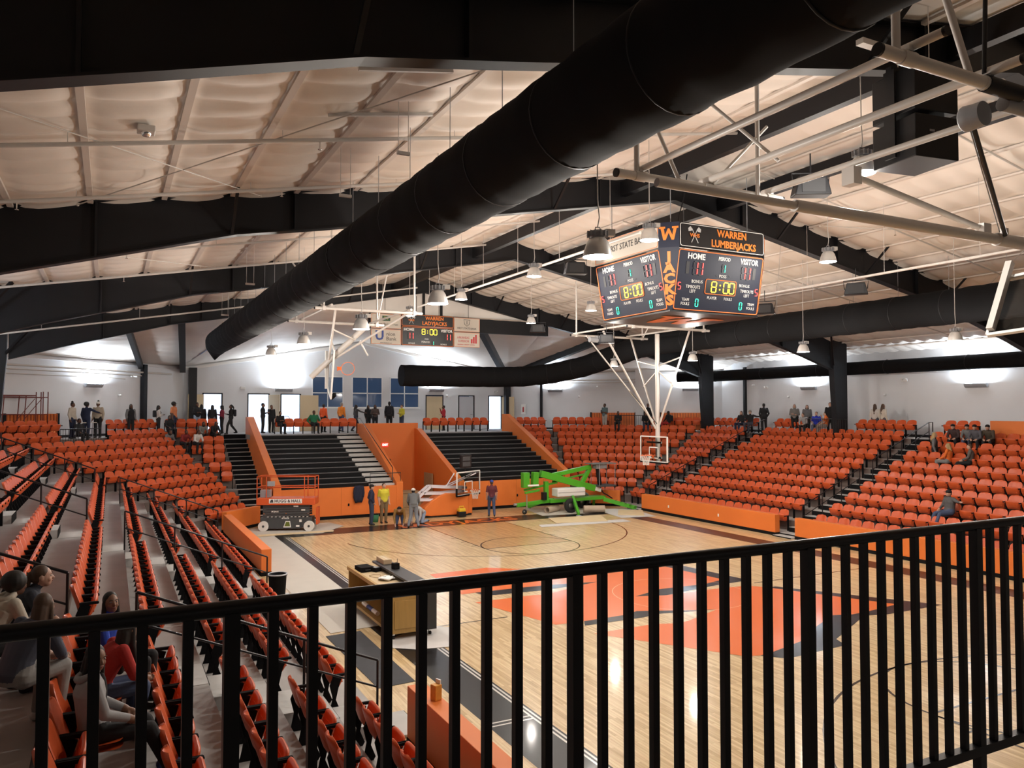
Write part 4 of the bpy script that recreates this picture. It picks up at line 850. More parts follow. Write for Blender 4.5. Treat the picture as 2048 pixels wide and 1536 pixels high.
# right far side basket, lowered
e = thing('lowered_backstop', 'white ceiling-hung backstop lowered over the right sideline, glass board', 'basketball hoop', (7.0, 10.2, 2.7))
frame_(e, 4.1, 8.3, 8.1, 12.3, 8.3, (4.4, 7.3)); P_(e, 'mast', [(7.22, 10.2, 8.3), (7.22, 10.2, 2.75)], .10, n=14)
for y in (8.15, 12.25): P_(e, 'side_brace', [(7.22, 10.2, 4.15), (7.3, y, 8.3)], .045); P_(e, 'link_brace', [(7.22, 10.2, 6.9), (7.26, 10.2+(y-10.2)*.72, 7.2)], .03); P_(e, 'link_brace', [(7.22, 10.2, 6.7), (7.26, 10.2+(y-10.2)*.5, 6.05)], .03)
P_(e, 'forward_brace', [(7.1, 10.2, 4.2), (4.4, 10.2, 8.3)], .045); P_(e, 'forward_brace', [(7.1, 10.35, 4.5), (4.45, 11.6, 8.25)], .03); P_(e, 'hoist_cable', [(7.1, 10.1, 4.4), (4.6, 11.9, 8.2)], .014, BLACK)
m = MB(); m.cyl((4.5, 11.4, 8.05), (4.9, 11.4, 8.05), .12, n=12); m.box((5.0, 11.4, 8.1), (.3, .22, .22)); m.build('winch', [GREY], e, True)
board(e, (7.0, 10.2, 3.31), (-1, 0, 0), (0, 0, 1)); rim_net(e, (6.58, 10.2, 3.05), (-1, 0, 0), (0, 0, 1))
for z in (2.95, 3.6): m = MB(); m.beam((7.03, 9.7, z), (7.03, 10.7, z), .06, .08); m.build('board_bracket', [WHITE_ST], e, True)
m = MB(); m.bb(6.95, 7.06, 9.28, 11.12, 2.70, 2.76); m.build('edge_padding', [BLACKM], e, True)
# left far side basket, half folded with the board turned on its side
e = thing('folded_backstop', 'white ceiling-hung backstop folded up on the left, board edge-on', 'basketball hoop', (-6.8, 10.2, 5.7))
frame_(e, -8.1, -4.4, 8.2, 12.4, 8.3, (-7.6, -4.9)); P_(e, 'mast', [(-5.9, 9.6, 8.0), (-7.65, 10.6, 6.15)], .10, n=14)
P_(e, 'side_brace', [(-7.4, 8.25, 8.35), (-7.1, 10.3, 6.7)], .04); P_(e, 'side_brace', [(-4.9, 8.3, 8.3), (-7.2, 10.4, 6.6)], .04); P_(e, 'link_brace', [(-7.3, 9.0, 7.7), (-6.3, 9.8, 7.45)], .03); P_(e, 'link_brace', [(-6.2, 9.6, 7.4), (-5.9, 9.6, 6.9)], .03)
board(e, (-6.95, 10.6, 6.45), (1, -.12, 0), (.1, .86, .42)); rim_net(e, (-6.5, 10.0, 6.45), (1, -.12, 0), (.1, .95, .2), net=False)
m = MB(); m.beam((-7.1, 10.6, 5.75), (-7.1, 10.6, 7.1), .08, .1); m.build('board_bracket', [WHITE_ST], e, True)
m = MB(); m.beam((-6.85, 10.95, 5.42), (-6.8, 10.6, 5.55), .1, .12); m.build('edge_padding', [BLACKM], e, True)
# near left side basket, folded up level under its frame, seen large at upper right
e = thing('raised_backstop', 'large white pipe backstop folded up under the roof at upper right', 'basketball hoop', (-7, -10.1, 6.1))
for y in (-12.2, -8.05):
    P_(e, 'frame_pipe', [(-7.7, y, 8.3), (-4.55, y, 8.3)], .062, n=14)
    for xx in (-7.7, -4.55): m = MB(); m.cyl((xx-.015, y, 8.3), (xx+.015, y, 8.3), .064, n=14); m.build('end_cap', [BLACK], e, True)
    for xx in (-7.3, -6.05, -4.8): m = MB(); m.cyl((xx-.09, y, 8.3), (xx+.09, y, 8.3), .072, n=14); m.box((xx, y, 8.385), (.06, .10, .05)); m.build('clamp', [WHITE_ST], e, True)
for x, r in ((-7.25, .045), (-6.05, .05), (-4.8, .045)): P_(e, 'cross_pipe', [(x, -12.55, 8.42), (x, -7.9, 8.42)], r, n=12); m = MB(); m.cyl((x, -12.57, 8.42), (x, -12.54, 8.42), r+.003, n=12); m.build('end_cap', [BLACK], e, True)
P_(e, 'drop_post', [(-7.45, -12.2, 8.3), (-7.45, -12.2, 10.2)], .04); P_(e, 'drop_post', [(-7.35, -8.05, 8.3), (-7.35, -8.05, 10.2)], .04); P_(e, 'drop_post', [(-5.1, -8.1, 8.3), (-5.1, -8.1, 10.6)], .035)
P_(e, 'sway_brace', [(-6.35, -12.2, 8.35), (-7.3, -12.2, 10.2)], .035); P_(e, 'sway_brace', [(-6.6, -8.05, 8.35), (-7.6, -8.05, 10.1)], .03); P_(e, 'sway_brace', [(-6.0, -8.1, 8.35), (-4.9, -8.1, 9.4)], .025); P_(e, 'sway_brace', [(-5.6, -9.0, 8.5), (-6.6, -7.6, 10.3)], .025)
P_(e, 'mast', [(-8.6, -10.1, 7.5), (-6.4, -10.1, 7.5)], .05, n=14); P_(e, 'mast', [(-6.5, -10.1, 7.5), (-2.2, -10.1, 7.5)], .075, n=16); P_(e, 'mast_sleeve', [(-2.4, -10.1, 7.5), (-1.0, -10.1, 7.5)], .095, n=16)
P_(e, 'fold_brace', [(-4.9, -9.6, 8.25), (-2.55, -9.95, 7.68)], .045, n=12)
for c, d in (((-4.85, -9.6, 8.22), (.16, .2, .24)), ((-2.5, -9.97, 7.66), (.18, .14, .16)), ((-2.2, -10.1, 7.62), (.08, .08, .12))): m = MB(); m.box(c, d); m.build('hinge_block', [WHITE_ST], e, True)
m = MB(); m.cyl((-5.78, -12.0, 8.12), (-5.78, -11.8, 8.12), .13, n=20); m.lathe([(.02, -.02), (.13, -.02), (.14, 0), (.13, .1)], (-5.78, -11.8, 8.12), 16, R=Matrix.Rotation(PI/2, 3, 'X')); m.cyl((-5.62, -12.1, 8.22), (-5.2, -12.15, 8.2), .085, n=16); m.build('hoist_motor', [GREY], e, True)
m = MB(); m.cyl((-6.1, -12.2, 8.3), (-5.5, -12.2, 8.3), .085, n=16); m.build('motor_sleeve', [BLACK], e, True)
P_(e, 'lift_arm', [(-5.75, -11.85, 8.05), (-2.35, -10.2, 7.55)], .03, BLACK); P_(e, 'hoist_cable', [(-5.7, -11.8, 8.0), (-2.4, -10.15, 7.6)], .008, GREY)
P_(e, 'strap', [(-6.1, -12.2, 8.4), (-6.0, -12.2, 10.3)], .022, BLACK)
u = board(e, (-1.55, -10.45, 6.68), (-.86, .1, .5), (.48, 0, .86), w=1.83)
for y in (-9.6, -11.3): m = MB(); m.beam((-1.75, y, 6.25), (-1.2, y, 7.35), .1, .1); m.build('board_bracket', [WHITE_ST], e, True)

# ------------------------------------------------------------------ loudspeakers
e = thing('speaker_cluster', 'tall black loudspeaker cabinet hanging behind the white pipes', 'loudspeaker', (-4.6, -10.2, 8.0)); R = Matrix.Rotation(-.15, 3, 'Z')
sp = Vector((-3.35, -9.5, 9.62)); m = MB(); m.box(sp, (.8, .8, .66), R=R); m.build('upper_cabinet', [BLACK], e, True, .012); m = MB(); m.box(sp-Vector((.0, 0, .70)), (.8, .8, .62), R=R); m.build('lower_cabinet', [BLACK], e, True, .012)
m = MB(); m.box(sp+Vector((0, 0, .38)), (.95, .1, .06), R=R)
for sx in (-.46, .46): q = sp+R@Vector((sx, 0, -.3)); m.box(q, (.03, .2, 1.3), R=R)
m.build('rigging_frame', [BLACK], e, True)
for sx in (-.3, .3): q = sp+R@Vector((sx, 0, .4)); m = MB(); m.cyl(q, q+Vector((0, 0, 1.1)), .01, n=6); m.build('chain', [CHROME], e, True)
m = MB(); m.bb(-4.6, -2.2, -9.62, -9.5, 10.15, 10.23); m.build('strut_channel', [WHITE_ST], e, True)
m = MB(); m.box(sp+R@Vector((-.1, -.405, -.62)), (.09, .004, .03), R=R); m.build('name_plate', [GREY], e, True)
def speaker(loc, rz, label, s=1.):
    e = thing('horn_speaker', label, 'loudspeaker', loc, rz, 'small black speakers under the roof'); m = MB(); P = [(-.32, -.16), (.32, -.16), (.24, .17), (-.24, .17)]
    m.prism([(a*s, b*s) for a, b in P], lambda p: (p[0], -.15*s, p[1]), lambda p: (p[0], .15*s, p[1])); m.build('cabinet', [BLACK], e, False, .02)
    m = MB(); m.box((0, -.155*s, 0), (.4*s, .012, .24*s)); m.build('grille', [M('speaker_grille', (.03, .03, .032), .8)], e)
    m = MB(); m.tube([(-.3*s, 0, 0), (-.33*s, 0, .25*s), (.33*s, 0, .25*s), (.3*s, 0, 0)], .014); m.cyl((0, 0, .25*s), (0, 0, .6), .012, n=6); m.build('yoke', [BLACK], e)
speaker((-3.05, -7.3, 8.9), -.5, 'black speaker below the big loudspeaker and white pipes'); speaker((5.0, -1.75, 8.45), -.9, 'black speaker on the right pipe nearest the camera'); speaker((4.55, 1.3, 8.2), -.9, 'black speaker just right of the centre scoreboard'); speaker((-2.4, 1.5, 8.95), -.3, 'black speaker behind the lamp left of the centre scoreboard'); speaker((1.25, 10.2, 8.25), -.5, 'black speaker under the third roof frame near far gable'); speaker((3.2, 8.2, 7.75), -.6, 'black speaker below the left edge of the centre scoreboard')

# ------------------------------------------------------------------ small wall fittings
def fitting(name, label, cat, c, n, d, mat, group=None, extra=None):
    n = Vector((*n, 0)).normalized(); e = thing(name, label, cat, c, math.atan2(n.x, -n.y), group); m = MB(); m.box((0, -d[1]/2, 0), d); m.build('body', [mat], e, False, .01)
    if extra: extra(e)
    return e
def eyes_(e):
    for s in (-.09, .09): m = MB(); m.cyl((s, -.06, .05), (s, -.15, .03), .05, .055, n=12); m.build('lamp_head', [WHITE], e)
for c, n, lb in (((-7.0, YW-.01, 6.28), (0, -1), 'on the far wall left of the sconce'), ((9.6, YW-.01, 6.2), (0, -1), 'above the open door at the far right'), ((20.45, 16.9, 6.3), (-1, 0), 'right of the black column on the right wall'), ((20.45, 7.9, 6.45), (-1, 0), 'on the right wall between the columns and camera')):
    fitting('emergency_light', 'white twin-head emergency light '+lb, 'emergency light', c, n, (.3, .07, .13), WHITE, 'emergency lights', eyes_)
def lensb(e): m = MB(); m.ball((0, -.08, -.01), .06, 10, 7); m.build('dome', [WHITE], e)
for c, n, lb in (((-13.5, 27.6, 5.75), (1, -1), 'on the left corner wall right of the sconce'), ((13.95, 27.2, 5.9), (-1, -1), 'on the right corner wall'), ((20.45, 15.2, 5.75), (-1, 0), 'on the right wall left of the sconce'), ((20.45, 9.0, 5.75), (-1, 0), 'on the right wall near the camera end'), ((5.95, YW-.02, 5.95), (0, -1), 'beside the closed wooden door')):
    fitting('alarm_strobe', 'small white alarm strobe '+lb, 'alarm', c, n, (.12, .05, .12), WHITE, 'alarm strobes', lensb)
def ext_(e): m = MB(); m.cyl((0, -.09, -.2), (0, -.09, .12), .06, n=12); m.ball((0, -.09, .13), .05, 8, 5); m.build('extinguisher', [REDI], e)
fitting('extinguisher_cabinet', 'white wall cabinet with a red fire extinguisher', 'extinguisher', (11.2, 29.93, 5.05), (-1, -1), (.32, .12, .7), WHITE, None, ext_)
fitting('exit_sign', 'glowing red exit sign on the orange tunnel wall', 'sign', (-.25, 24.98, 3.05), (0, -1), (.36, .05, .22), EM('exit_red', (.9, .05, .04), .7), None, lambda e: text('EXIT', .16, LED_W, e, plane_mtx((0, -.053, 0), (1, 0, 0), (0, 0, 1)), ext=.002, bold=.004))
def cam_(e): m = MB(); m.cyl((0, -.1, 0), (.1, -.3, -.03), .04, n=10); m.build('camera_head', [WHITE], e)
for c, n, lb in (((-12.95, 28.1, 6.75), (1, -1), 'on the left corner wall'), ((20.45, 17.9, 6.5), (-1, 0), 'on the right wall near the black column'), ((14.8, 26.3, 6.55), (-1, -1), 'on the right corner wall')):
    fitting('security_camera', 'small white security camera '+lb, 'camera', c, n, (.1, .06, .1), WHITE, 'security cameras', cam_)
o = panel45(0, .1, 1, .1, 'x', WALL); bpy.data.objects.remove(o)
m = MB(); m.bb(18.0, 18.35, -2.5, 2.35, 3.45, 4.55); struct(m.build('wall_box', [ORANGE_W], bevel=.01))
# ------------------------------------------------------------------ scissor lift
RED_O = M('lift_orange', (.62, .10, .025), .45, var=.06); DK = M('lift_grey', (.055, .06, .065), .5, var=.1); TYRE_W = M('white_tyre', (.72, .71, .68), .6)
e = thing('scissor_lift', 'orange and grey scissor lift parked at the far left corner', 'scissor lift', (-7.25, 16.35, 0), -.42)
m = MB(); m.bb(-1.05, 1.05, -.33, .33, .14, .56); m.bb(-.72, .6, -.37, .37, .10, .5); m.build('chassis', [DK], e, False, .015)
for x in (-.9, .95):
    for y in (-.36, .36):
        m = MB(); m.cyl((x, y-.07, .21), (x, y+.07, .21), .21, n=24); w = m.build('wheel', [TYRE_W], e, False, .015)
        m = MB(); yy = y+(.075 if y > 0 else -.075); m.cyl((x, yy-.004, .21), (x, yy+.004, .21), .05, n=12); m.build('hub', [DK], w)
for i in range(5):
    for s in (-1, 1): m = MB(); z0 = .60+i*.10; m.beam((-.95, s*.27, z0+.02), (.95, s*.27, z0+.055), .05, .085); m.build('scissor_arm', [DK], e)
for x in (-.9, 0, .9): m = MB(); m.cyl((x, -.31, .72), (x, .31, .72), .022, n=8); m.build('pivot_pin', [CHROME], e)
m = MB(); m.bb(-1.2, 1.2, -.39, .39, 1.08, 1.36); m.build('platform_skirt', [RED_O], e, False, .02)
for z in (2.24, 1.8):
    m = MB(); P = [(-1.18, -.36, z), (1.18, -.36, z), (1.18, .36, z), (-1.18, .36, z)]; m.tube(P, .022, 8, closed=True); m.build('guard_rail', [RED_O], e)
for x in (-1.18, -.8, .75, 1.18):
    for y in (-.36, .36): m = MB(); m.cyl((x, y, 1.34), (x, y, 2.24), .02, n=8); m.build('rail_post', [RED_O], e)
m = MB(); m.bb(1.2, 1.28, -.25, .25, .25, .95); m.build('ladder', [RED_O], e, False, .01)
m = MB(); m.bb(-.75, -.45, -.44, -.37, 1.86, 2.06); m.build('control_box', [GREY], e, False, .01)
m = MB(); m.bb(-1.12, -.72, -.1, .2, 1.37, 1.66); m.build('tool_tray', [GREY], e)
m = MB(); m.bb(-.68, .66, -.397, -.392, 1.15, 1.33); d = m.build('hire_decal', [WHITE_T], e)
text('HUGG & HALL', .17, INK, e, plane_mtx((.08, -.4, 1.24), (1, 0, 0), (0, 0, 1)), 'decal_lettering', ext=.001, bold=.005, sx=.98)
m = MB(); m.add([(-.66, -.4, 1.18), (-.5, -.4, 1.18), (-.52, -.4, 1.3), (-.6, -.4, 1.3)], [(0, 1, 2, 3)]); m.build('decal_mark', [INK], e)
for i in range(11): m = MB(); x = -.78+.16*i; m.add([(x, -.335, .575), (x+.08, -.335, .575), (x+.10, -.335, .6), (x+.02, -.335, .6)], [(0, 1, 2, 3)]); m.build('hazard_stripe', [WHITE_T], e)
m = MB(); m.add([(-.1, -.375, .16), (.22, -.375, .16), (.18, -.375, .42), (0, -.375, .42)], [(0, 1, 2, 3)]); m.build('lift_logo', [WHITE_T], e)
m = MB(); m.add([(-.06, -.378, .2), (.18, -.378, .2), (.15, -.378, .39), (.02, -.378, .39)], [(0, 1, 2, 3)]); m.build('lift_logo_mark', [M('logo_green', (.12, .16, .02), .5)], e)
for x, z, w, h in ((.42, .18, .14, .07), (.55, .38, .1, .1), (.62, .84, .16, .05), (.3, 1.0, .2, .04)): m = MB(); m.add([(x, -.375 if z < .5 else -.318, z), (x+w, -.375 if z < .5 else -.318, z), (x+w, -.375 if z < .5 else -.318, z+h), (x, -.375 if z < .5 else -.318, z+h)], [(0, 1, 2, 3)]); m.build('label_plate', [WHITE_T], e)
text('SKYJACK', .075, WHITE_T, e, plane_mtx((-.45, -.32, .80), (1, 0, 0), (0, 0, 1)), 'brand_lettering', ext=.001, bold=.003); text('SKYJACK', .075, WHITE_T, e, plane_mtx((-.02, -.345, .525), (1, 0, 0), (0, 0, 1)), 'brand_lettering', ext=.001, bold=.003)

# ------------------------------------------------------------------ green trailer boom lift
GRN = M('boom_green', (.075, .38, .025), .35, var=.05); STEEL = M('rim_steel', (.45, .45, .44), .4, .7)
e = thing('boom_lift', 'bright green trailer boom lift standing on outriggers by the far baseline', 'boom lift', (6.4, 16.3, 0))
def G(name, a, b, w, h, mat=GRN, bev=.015): m = MB(); m.beam(a, b, w, h); return m.build(name, [mat], e, True, bev)
Y = 16.3
G('upper_boom', (5.2, Y+.12, 1.72), (7.78, Y+.12, 2.12), .2, .2); G('boom_link', (7.78, Y+.12, 2.1), (7.25, Y+.1, 1.3), .16, .2); G('tie_link', (5.6, Y+.2, 1.45), (7.5, Y+.2, 1.75), .08, .08)
G('main_boom', (4.75, Y-.1, 1.90), (7.87, Y-.1, 1.05), .26, .32); G('inner_boom', (7.8, Y-.1, 1.07), (8.25, Y-.1, .94), .17, .2, WHITE)
G('rear_block', (3.95, Y-.05, 1.25), (3.95, Y-.05, 1.98), .3, .34); G('rear_block', (4.45, Y-.05, 1.28), (4.5, Y-.05, 1.98), .28, .3); G('parallel_link', (3.96, Y+.1, 1.11), (5.83, Y+.1, 1.42), .1, .1); G('parallel_link', (3.9, Y-.1, 1.0), (4.7, Y-.1, 1.1), .12, .1)
m = MB(); m.bb(4.0, 4.6, Y-.24, Y-.2, 1.32, 1.4); m.build('hazard_strip', [WHITE_T], e, True)
G('slew_post', (5.14, Y, .6), (5.12, Y, 1.5), .2, .2); G('pump_block', (4.9, Y-.2, .62), (4.9, Y-.2, 1.0), .25, .2, BLACK); G('tow_bar', (3.45, Y-.1, .44), (5.5, Y-.1, .58), .16, .18); m = MB(); m.cyl((3.3, Y-.1, .47), (3.6, Y-.1, .47), .06, n=10); m.build('coupling', [GREY], e, True)
m = MB(); m.cyl((3.95, Y-.2, .15), (3.95, Y-.2, .92), .03, n=8); m.build('jockey_post', [STEEL], e, True)
def wheel(name, c, r, w, rim=STEEL):
    c = Vector(c); m = MB(); m.lathe([(r*.55, -w/2), (r*.9, -w/2), (r, -w*.3), (r, w*.3), (r*.9, w/2), (r*.55, w/2)], c, 28, R=Matrix.Rotation(PI/2, 3, 'X')); o = m.build(name, [RUBBER], e, True)
    m = MB(); m.lathe([(.001, -w*.35), (r*.2, -w*.42), (r*.3, -w*.3), (r*.56, -w*.5), (r*.58, -w*.2), (.001, -w*.1)], c-e.location, 24, R=Matrix.Rotation(PI/2, 3, 'X')); h = m.build('wheel_rim', [rim], o); return o
wheel('jockey_wheel', (3.80, Y-.25, .12), .12, .07); wheel('road_wheel', (6.1, Y-.75, .35), .35, .22); wheel('road_wheel', (7.55, Y+.5, .35), .35, .22)
m = MB(); m.tube([(7.55+.42*math.cos(t), Y+.45, .36+.42*math.sin(t)) for t in [PI*j/10 for j in range(-1, 11)]], .06, 8); m.build('mudguard', [GREY], e, True)
G('chassis_beam', (5.2, Y, .55), (8.4, Y, .58), .7, .16); m = MB(); m.bb(5.5, 7.1, Y-.5, Y+.1, .76, 1.16); m.build('engine_cover', [WHITE], e, True, .04)
m = MB(); m.bb(5.54, 7.06, Y-.51, Y-.5, .95, .97); m.build('cover_seam', [GREY], e, True)
def outrigger(a, b): G('outrigger', a, b, .12, .2); m = MB(); m.lathe([(.001, 0), (.14, 0), (.13, .03), (.03, .05)], (b[0], b[1], .005), 14); m.build('foot_pad', [GREY], e, True)
outrigger((6.35, Y-.5, .72), (5.75, 14.3, .1)); outrigger((8.3, Y-.3, .5), (9.6, 15.0, .09)); outrigger((8.2, Y+.4, .5), (8.45, 17.15, .09)); outrigger((5.6, Y+.5, .6), (5.0, 17.9, .1))
for i in range(5): m = MB(); q = Vector((8.75+.17*i, 15.62-.16*i, .44-.075*i)); m.beam(q, q+Vector((.07, -.07, .05)), .13, .01); m.build('hazard_stripe', [BLACK], e, True)
m = MB(); m.bb(7.6, 9.05, Y-.35, Y+.35, 2.26, 2.30); m.build('basket_cover', [M('grey_tray', (.16, .17, .17), .5)], e, True); m = MB(); m.bb(7.95, 8.6, Y-.2, Y+.2, 2.02, 2.26); m.build('control_pod', [GREY], e, True, .03)
G('basket_post', (8.13, Y, 2.1), (8.28, Y, 1.2), .14, .18, BLACK); m = MB(); m.bb(7.95, 9.0, Y-.4, Y+.4, 1.12, 1.2); m.build('basket_floor', [DK], e, True, .01)
for x, y in ((8.0, -.38), (8.95, -.38), (8.95, .38), (8.0, .38)): m = MB(); m.cyl((x, Y+y, 1.2), (x, Y+y, 2.28), .014, n=6); m.build('basket_bar', [GREY], e, True)
m = MB(); m.tube([(8.2, Y-.1, 1.15), (8.35, Y-.2, .8), (8.6, Y-.2, .68), (8.9, Y-.2, .5)], .03); m.build('hose', [BLACK], e, True)

# ------------------------------------------------------------------ portable basket unit and clutter by the far baseline
e = thing('portable_hoop', 'portable basketball unit with orange padded base and white arms', 'basketball hoop', (.6, 17.3, 0))
m = MB(); P = [(-.95, .12), (-.95, .45), (-.6, .78), (-.2, 1.0), (.14, 1.1), (1.28, 1.02), (1.28, .08), (-.6, .08)]; m.prism(P, lambda p: (p[0], 16.95, p[1]), lambda p: (p[0], 17.75, p[1])); m.build('padded_base', [ORANGE_W], e, True, .04)
m = MB(); m.bb(1.27, 1.5, 17.0, 17.7, .08, 1.0); m.build('front_pad', [ORANGE_W], e, True, .04); m = MB(); m.bb(-.9, 1.45, 17.0, 17.7, 0.02, .1); m.build('base_frame', [BLACK], e, True)
WARM = M('hoop_arm', (.72, .70, .76), .4)
for dy in (-.22, .22):
    for nm, pts in (('main_arm', [(-1.30, .86), (-.57, 1.43), (.21, 1.36), (1.25, 1.3)]), ('lower_arm', [(-.9, 1.12), (.06, 1.08), (1.2, 1.15)]), ('link_arm', [(-1.25, .84), (-.3, .8), (.2, .95)])):
        m = MB()
        for a, b in zip(pts[:-1], pts[1:]): m.beam((a[0], 17.35+dy, a[1]), (b[0], 17.35+dy, b[1]), .07, .11)
        m.build(nm, [WARM], e, True)
for a, b in (((.2, 17.2, 1.36), (.66, 17.25, 2.0)), ((.3, 17.3, 1.36), (1.7, 17.05, 1.98)), ((.2, 17.5, 1.36), (1.6, 17.3, 1.95))): m = MB(); m.cyl(a, b, .03, n=8); m.build('board_strut', [WARM], e, True)
nv = Vector((.5, -.866, 0)); bc = Vector((1.28, 17.0, 1.53)); u = board(e, bc, nv, (0, 0, 1)); rim_net(e, bc+nv*.40-Vector((0, 0, .30)), nv, (0, 0, 1))
uu = Vector((.866, .5, 0)); m = MB(); m.beam(bc-uu*.93-Vector((0, 0, .56)), bc+uu*.93-Vector((0, 0, .56)), .07, .07); m.beam(bc-uu*.93-Vector((0, 0, .56)), bc-uu*.93-Vector((0, 0, .2)), .07, .07); m.build('edge_padding', [BLACKM], e, True)
m = MB(); m.cyl((1.2, 17.2, 1.4), (1.2, 17.2, 2.3), .03, n=8); m.build('clock_post', [BLACK], e, True)
m = MB(); m.box((1.2, 17.15, 2.55), (.62, .14, .62), rz=.25); m.build('shot_clock', [PBLK], e, True, .015)
for z, h in ((2.68, .2), (2.42, .22)): m = MB(); m.box((1.215, 17.075, z), (.46, .01, h), rz=.25); m.build('clock_window', [M('clock_grid', (.06, .06, .065), .6)], e, True)
def flat(name, label, cat, P, z, th, mat, group=None):
    m = MB(); m.prism(P, lambda p: (p[0], p[1], z), lambda p: (p[0], p[1], z+th)); o = m.build(name, [mat]); return tag(o, label, cat, group)
PLY = M('plywood', (.72, .58, .36), .6, var=.1, scale=3); MASK = M('masonite', (.55, .52, .47), .7, var=.06, scale=2); PAPER = M('grey_paper', (.62, .61, .60), .8, var=.06); DARKM = M('dark_mat', (.035, .038, .045), .75, var=.25, scale=5)
flat('floor_sheet', 'pale masonite sheet on the court in front of the boom lift', 'board', [(2.5, 12.1), (6.9, 11.75), (7.0, 12.5), (2.7, 12.7)], .006, .006, PAPER, 'loose sheets around the boom lift')
flat('plywood_sheet', 'thin plywood sheet under the front foot of the boom lift', 'board', [(3.6, 12.75), (6.0, 12.25), (6.85, 14.1), (4.1, 14.3)], .014, .012, PLY, 'loose sheets around the boom lift')
flat('plywood_sheet', 'plywood pad under the right foot of the boom lift', 'board', [(7.6, 13.75), (8.55, 12.95), (9.6, 14.5), (8.65, 15.2)], .014, .03, PLY, 'loose sheets around the boom lift')
flat('floor_sheet', 'grey cardboard sheet spread behind the boom lift', 'board', [(7.2, 12.9), (8.95, 12.6), (9.65, 15.5), (7.8, 16.2)], .004, .006, PAPER, 'loose sheets around the boom lift')
flat('floor_sheet', 'grey cardboard sheet under the wheels of the boom lift', 'board', [(4.3, 15.2), (8, 14.9), (8.3, 17.9), (4.8, 18.2)], .003, .004, MASK, 'loose sheets around the boom lift')
flat('floor_covering', 'long beige cardboard floor covering along the left stand', 'floor covering', [(-9.45, .55), (-8.05, .7), (-8.05, 15.1), (-9.45, 15.6)], .005, .005, MASK)
flat('floor_sheet', 'beige cardboard under the scissor lift', 'board', [(-8.9, 15.2), (-6.2, 14.75), (-4.9, 16.3), (-5.2, 17.6), (-8.6, 17.3)], .012, .006, MASK)
flat('plywood_sheet', 'plywood strip in front of the scissor lift wheels', 'board', [(-8.7, 14.95), (-5.7, 14.9), (-5.6, 15.25), (-8.6, 15.4)], .02, .012, PLY)
flat('rubber_mat', 'dark grey mat lying beside the left stand', 'mat', [(-9.6, .38), (-8.8, .45), (-8.83, -3.2), (-9.55, -3.25)], .003, .006, DARKM)
flat('floor_sheet', 'crumpled light grey paper beside the cart', 'paper', [(-7.95, -.2), (-7.2, .05), (-6.8, -.3), (-7.4, -1.6), (-8.15, -1.45), (-8.7, -1.0), (-8.6, -.6)], .006, .01, PAPER)
def roll(label, a, b, r):
    e = thing('floor_paper_roll', label, 'roll', a, 0, 'brown paper rolls'); m = MB(); m.tube([a, b], r, 20, caps=False); m.tube([a, b], r*.8, 20, caps=False); m.build('paper', [M('kraft', (.52, .42, .32), .75)], e, True)
    m = MB(); d = (Vector(b)-Vector(a)); m.lathe([(r*.8, 0), (r, 0)], a, 20, R=d.to_track_quat('Z', 'X').to_matrix()); m.lathe([(r*.8, 0), (r, 0)], b, 20, R=d.to_track_quat('Z', 'X').to_matrix()); m.build('cut_edge', [M('kraft_d', (.3, .22, .15), .8)], e, True)
roll('smaller brown paper roll left of the lift wheels', (4.95, 15.9, .15), (5.85, 16.4, .15), .15); roll('larger brown paper roll behind the front outrigger', (6.6, 15.2, .18), (7.55, 14.8, .18), .18)
for i in range(4): flat('lumber_stack', 'flooring planks stacked beside the kneeling worker, %s from bottom' % nth(i), 'planks', [(-1.35+.05*i, 17.3), (-.3+.04*i, 17.05), (-.25, 17.75), (-1.3, 17.95)], .01+.06*i, .045, PLY, 'stacked flooring planks')
e = thing('shop_vacuum', 'small yellow and black shop vacuum by the portable hoop', 'vacuum', (.75, 16.6, 0)); m = MB(); m.box((0, 0, .14), (.38, .3, .24)); m.build('tank', [BLACK], e, False, .03); m = MB(); m.box((0, 0, .33), (.34, .27, .16)); m.build('motor_head', [M('tool_yellow', (.75, .5, .03), .5)], e, False, .04); m = MB(); m.tube([(-.12, 0, .4), (-.1, 0, .5), (.1, 0, .5), (.12, 0, .4)], .02); m.build('handle', [M('tool_yellow', (1, 1, 1))], e)
e = thing('tool_bucket', 'green bucket on the floor between two workers', 'bucket', (-3.3, 16.9, 0)); m = MB(); m.lathe([(.001, .0), (.12, 0), (.15, .3), (.14, .3), (.11, .02)], n=16); m.build('shell', [M('bucket_green', (.05, .25, .12), .5)], e); m = MB(); m.tube([(-.15, 0, .28), (-.1, 0, .4), (.1, 0, .4), (.15, 0, .28)], .006); m.build('handle', [CHROME], e)
e = thing('hung_jacket', 'dark navy jacket hung over the orange wall', 'jacket', (-3.6, 18.5, .8)); m = MB(); NJ = M('navy_cloth', (.014, .018, .04), .9)
V = []; n = 9
for j in range(7):
    for i in range(n): u = i/(n-1)-.5; w = (.42, .46, .5, .5, .48, .4, .3)[j]; V.append((-3.6+u*w, 18.58-.05-.03*math.cos(u*14+j), 1.5-.13*j-.04*abs(u)))
m.add(V, [(j*n+i, j*n+i+1, (j+1)*n+i+1, (j+1)*n+i) for j in range(6) for i in range(n-1)], 0, True); o = m.build('cloth', [NJ], e, True); s = o.modifiers.new('s', 'SOLIDIFY'); s.thickness = .05
m = MB(); m.tube([(-3.78, 18.52, 1.4), (-3.82, 18.5, 1.15), (-3.8, 18.5, .95)], [.06, .055, .045]); m.build('sleeve', [NJ], e, True); m = MB(); m.tube([(-3.42, 18.52, 1.4), (-3.38, 18.5, 1.15), (-3.4, 18.5, .95)], [.06, .055, .045]); m.build('sleeve', [NJ], e, True)
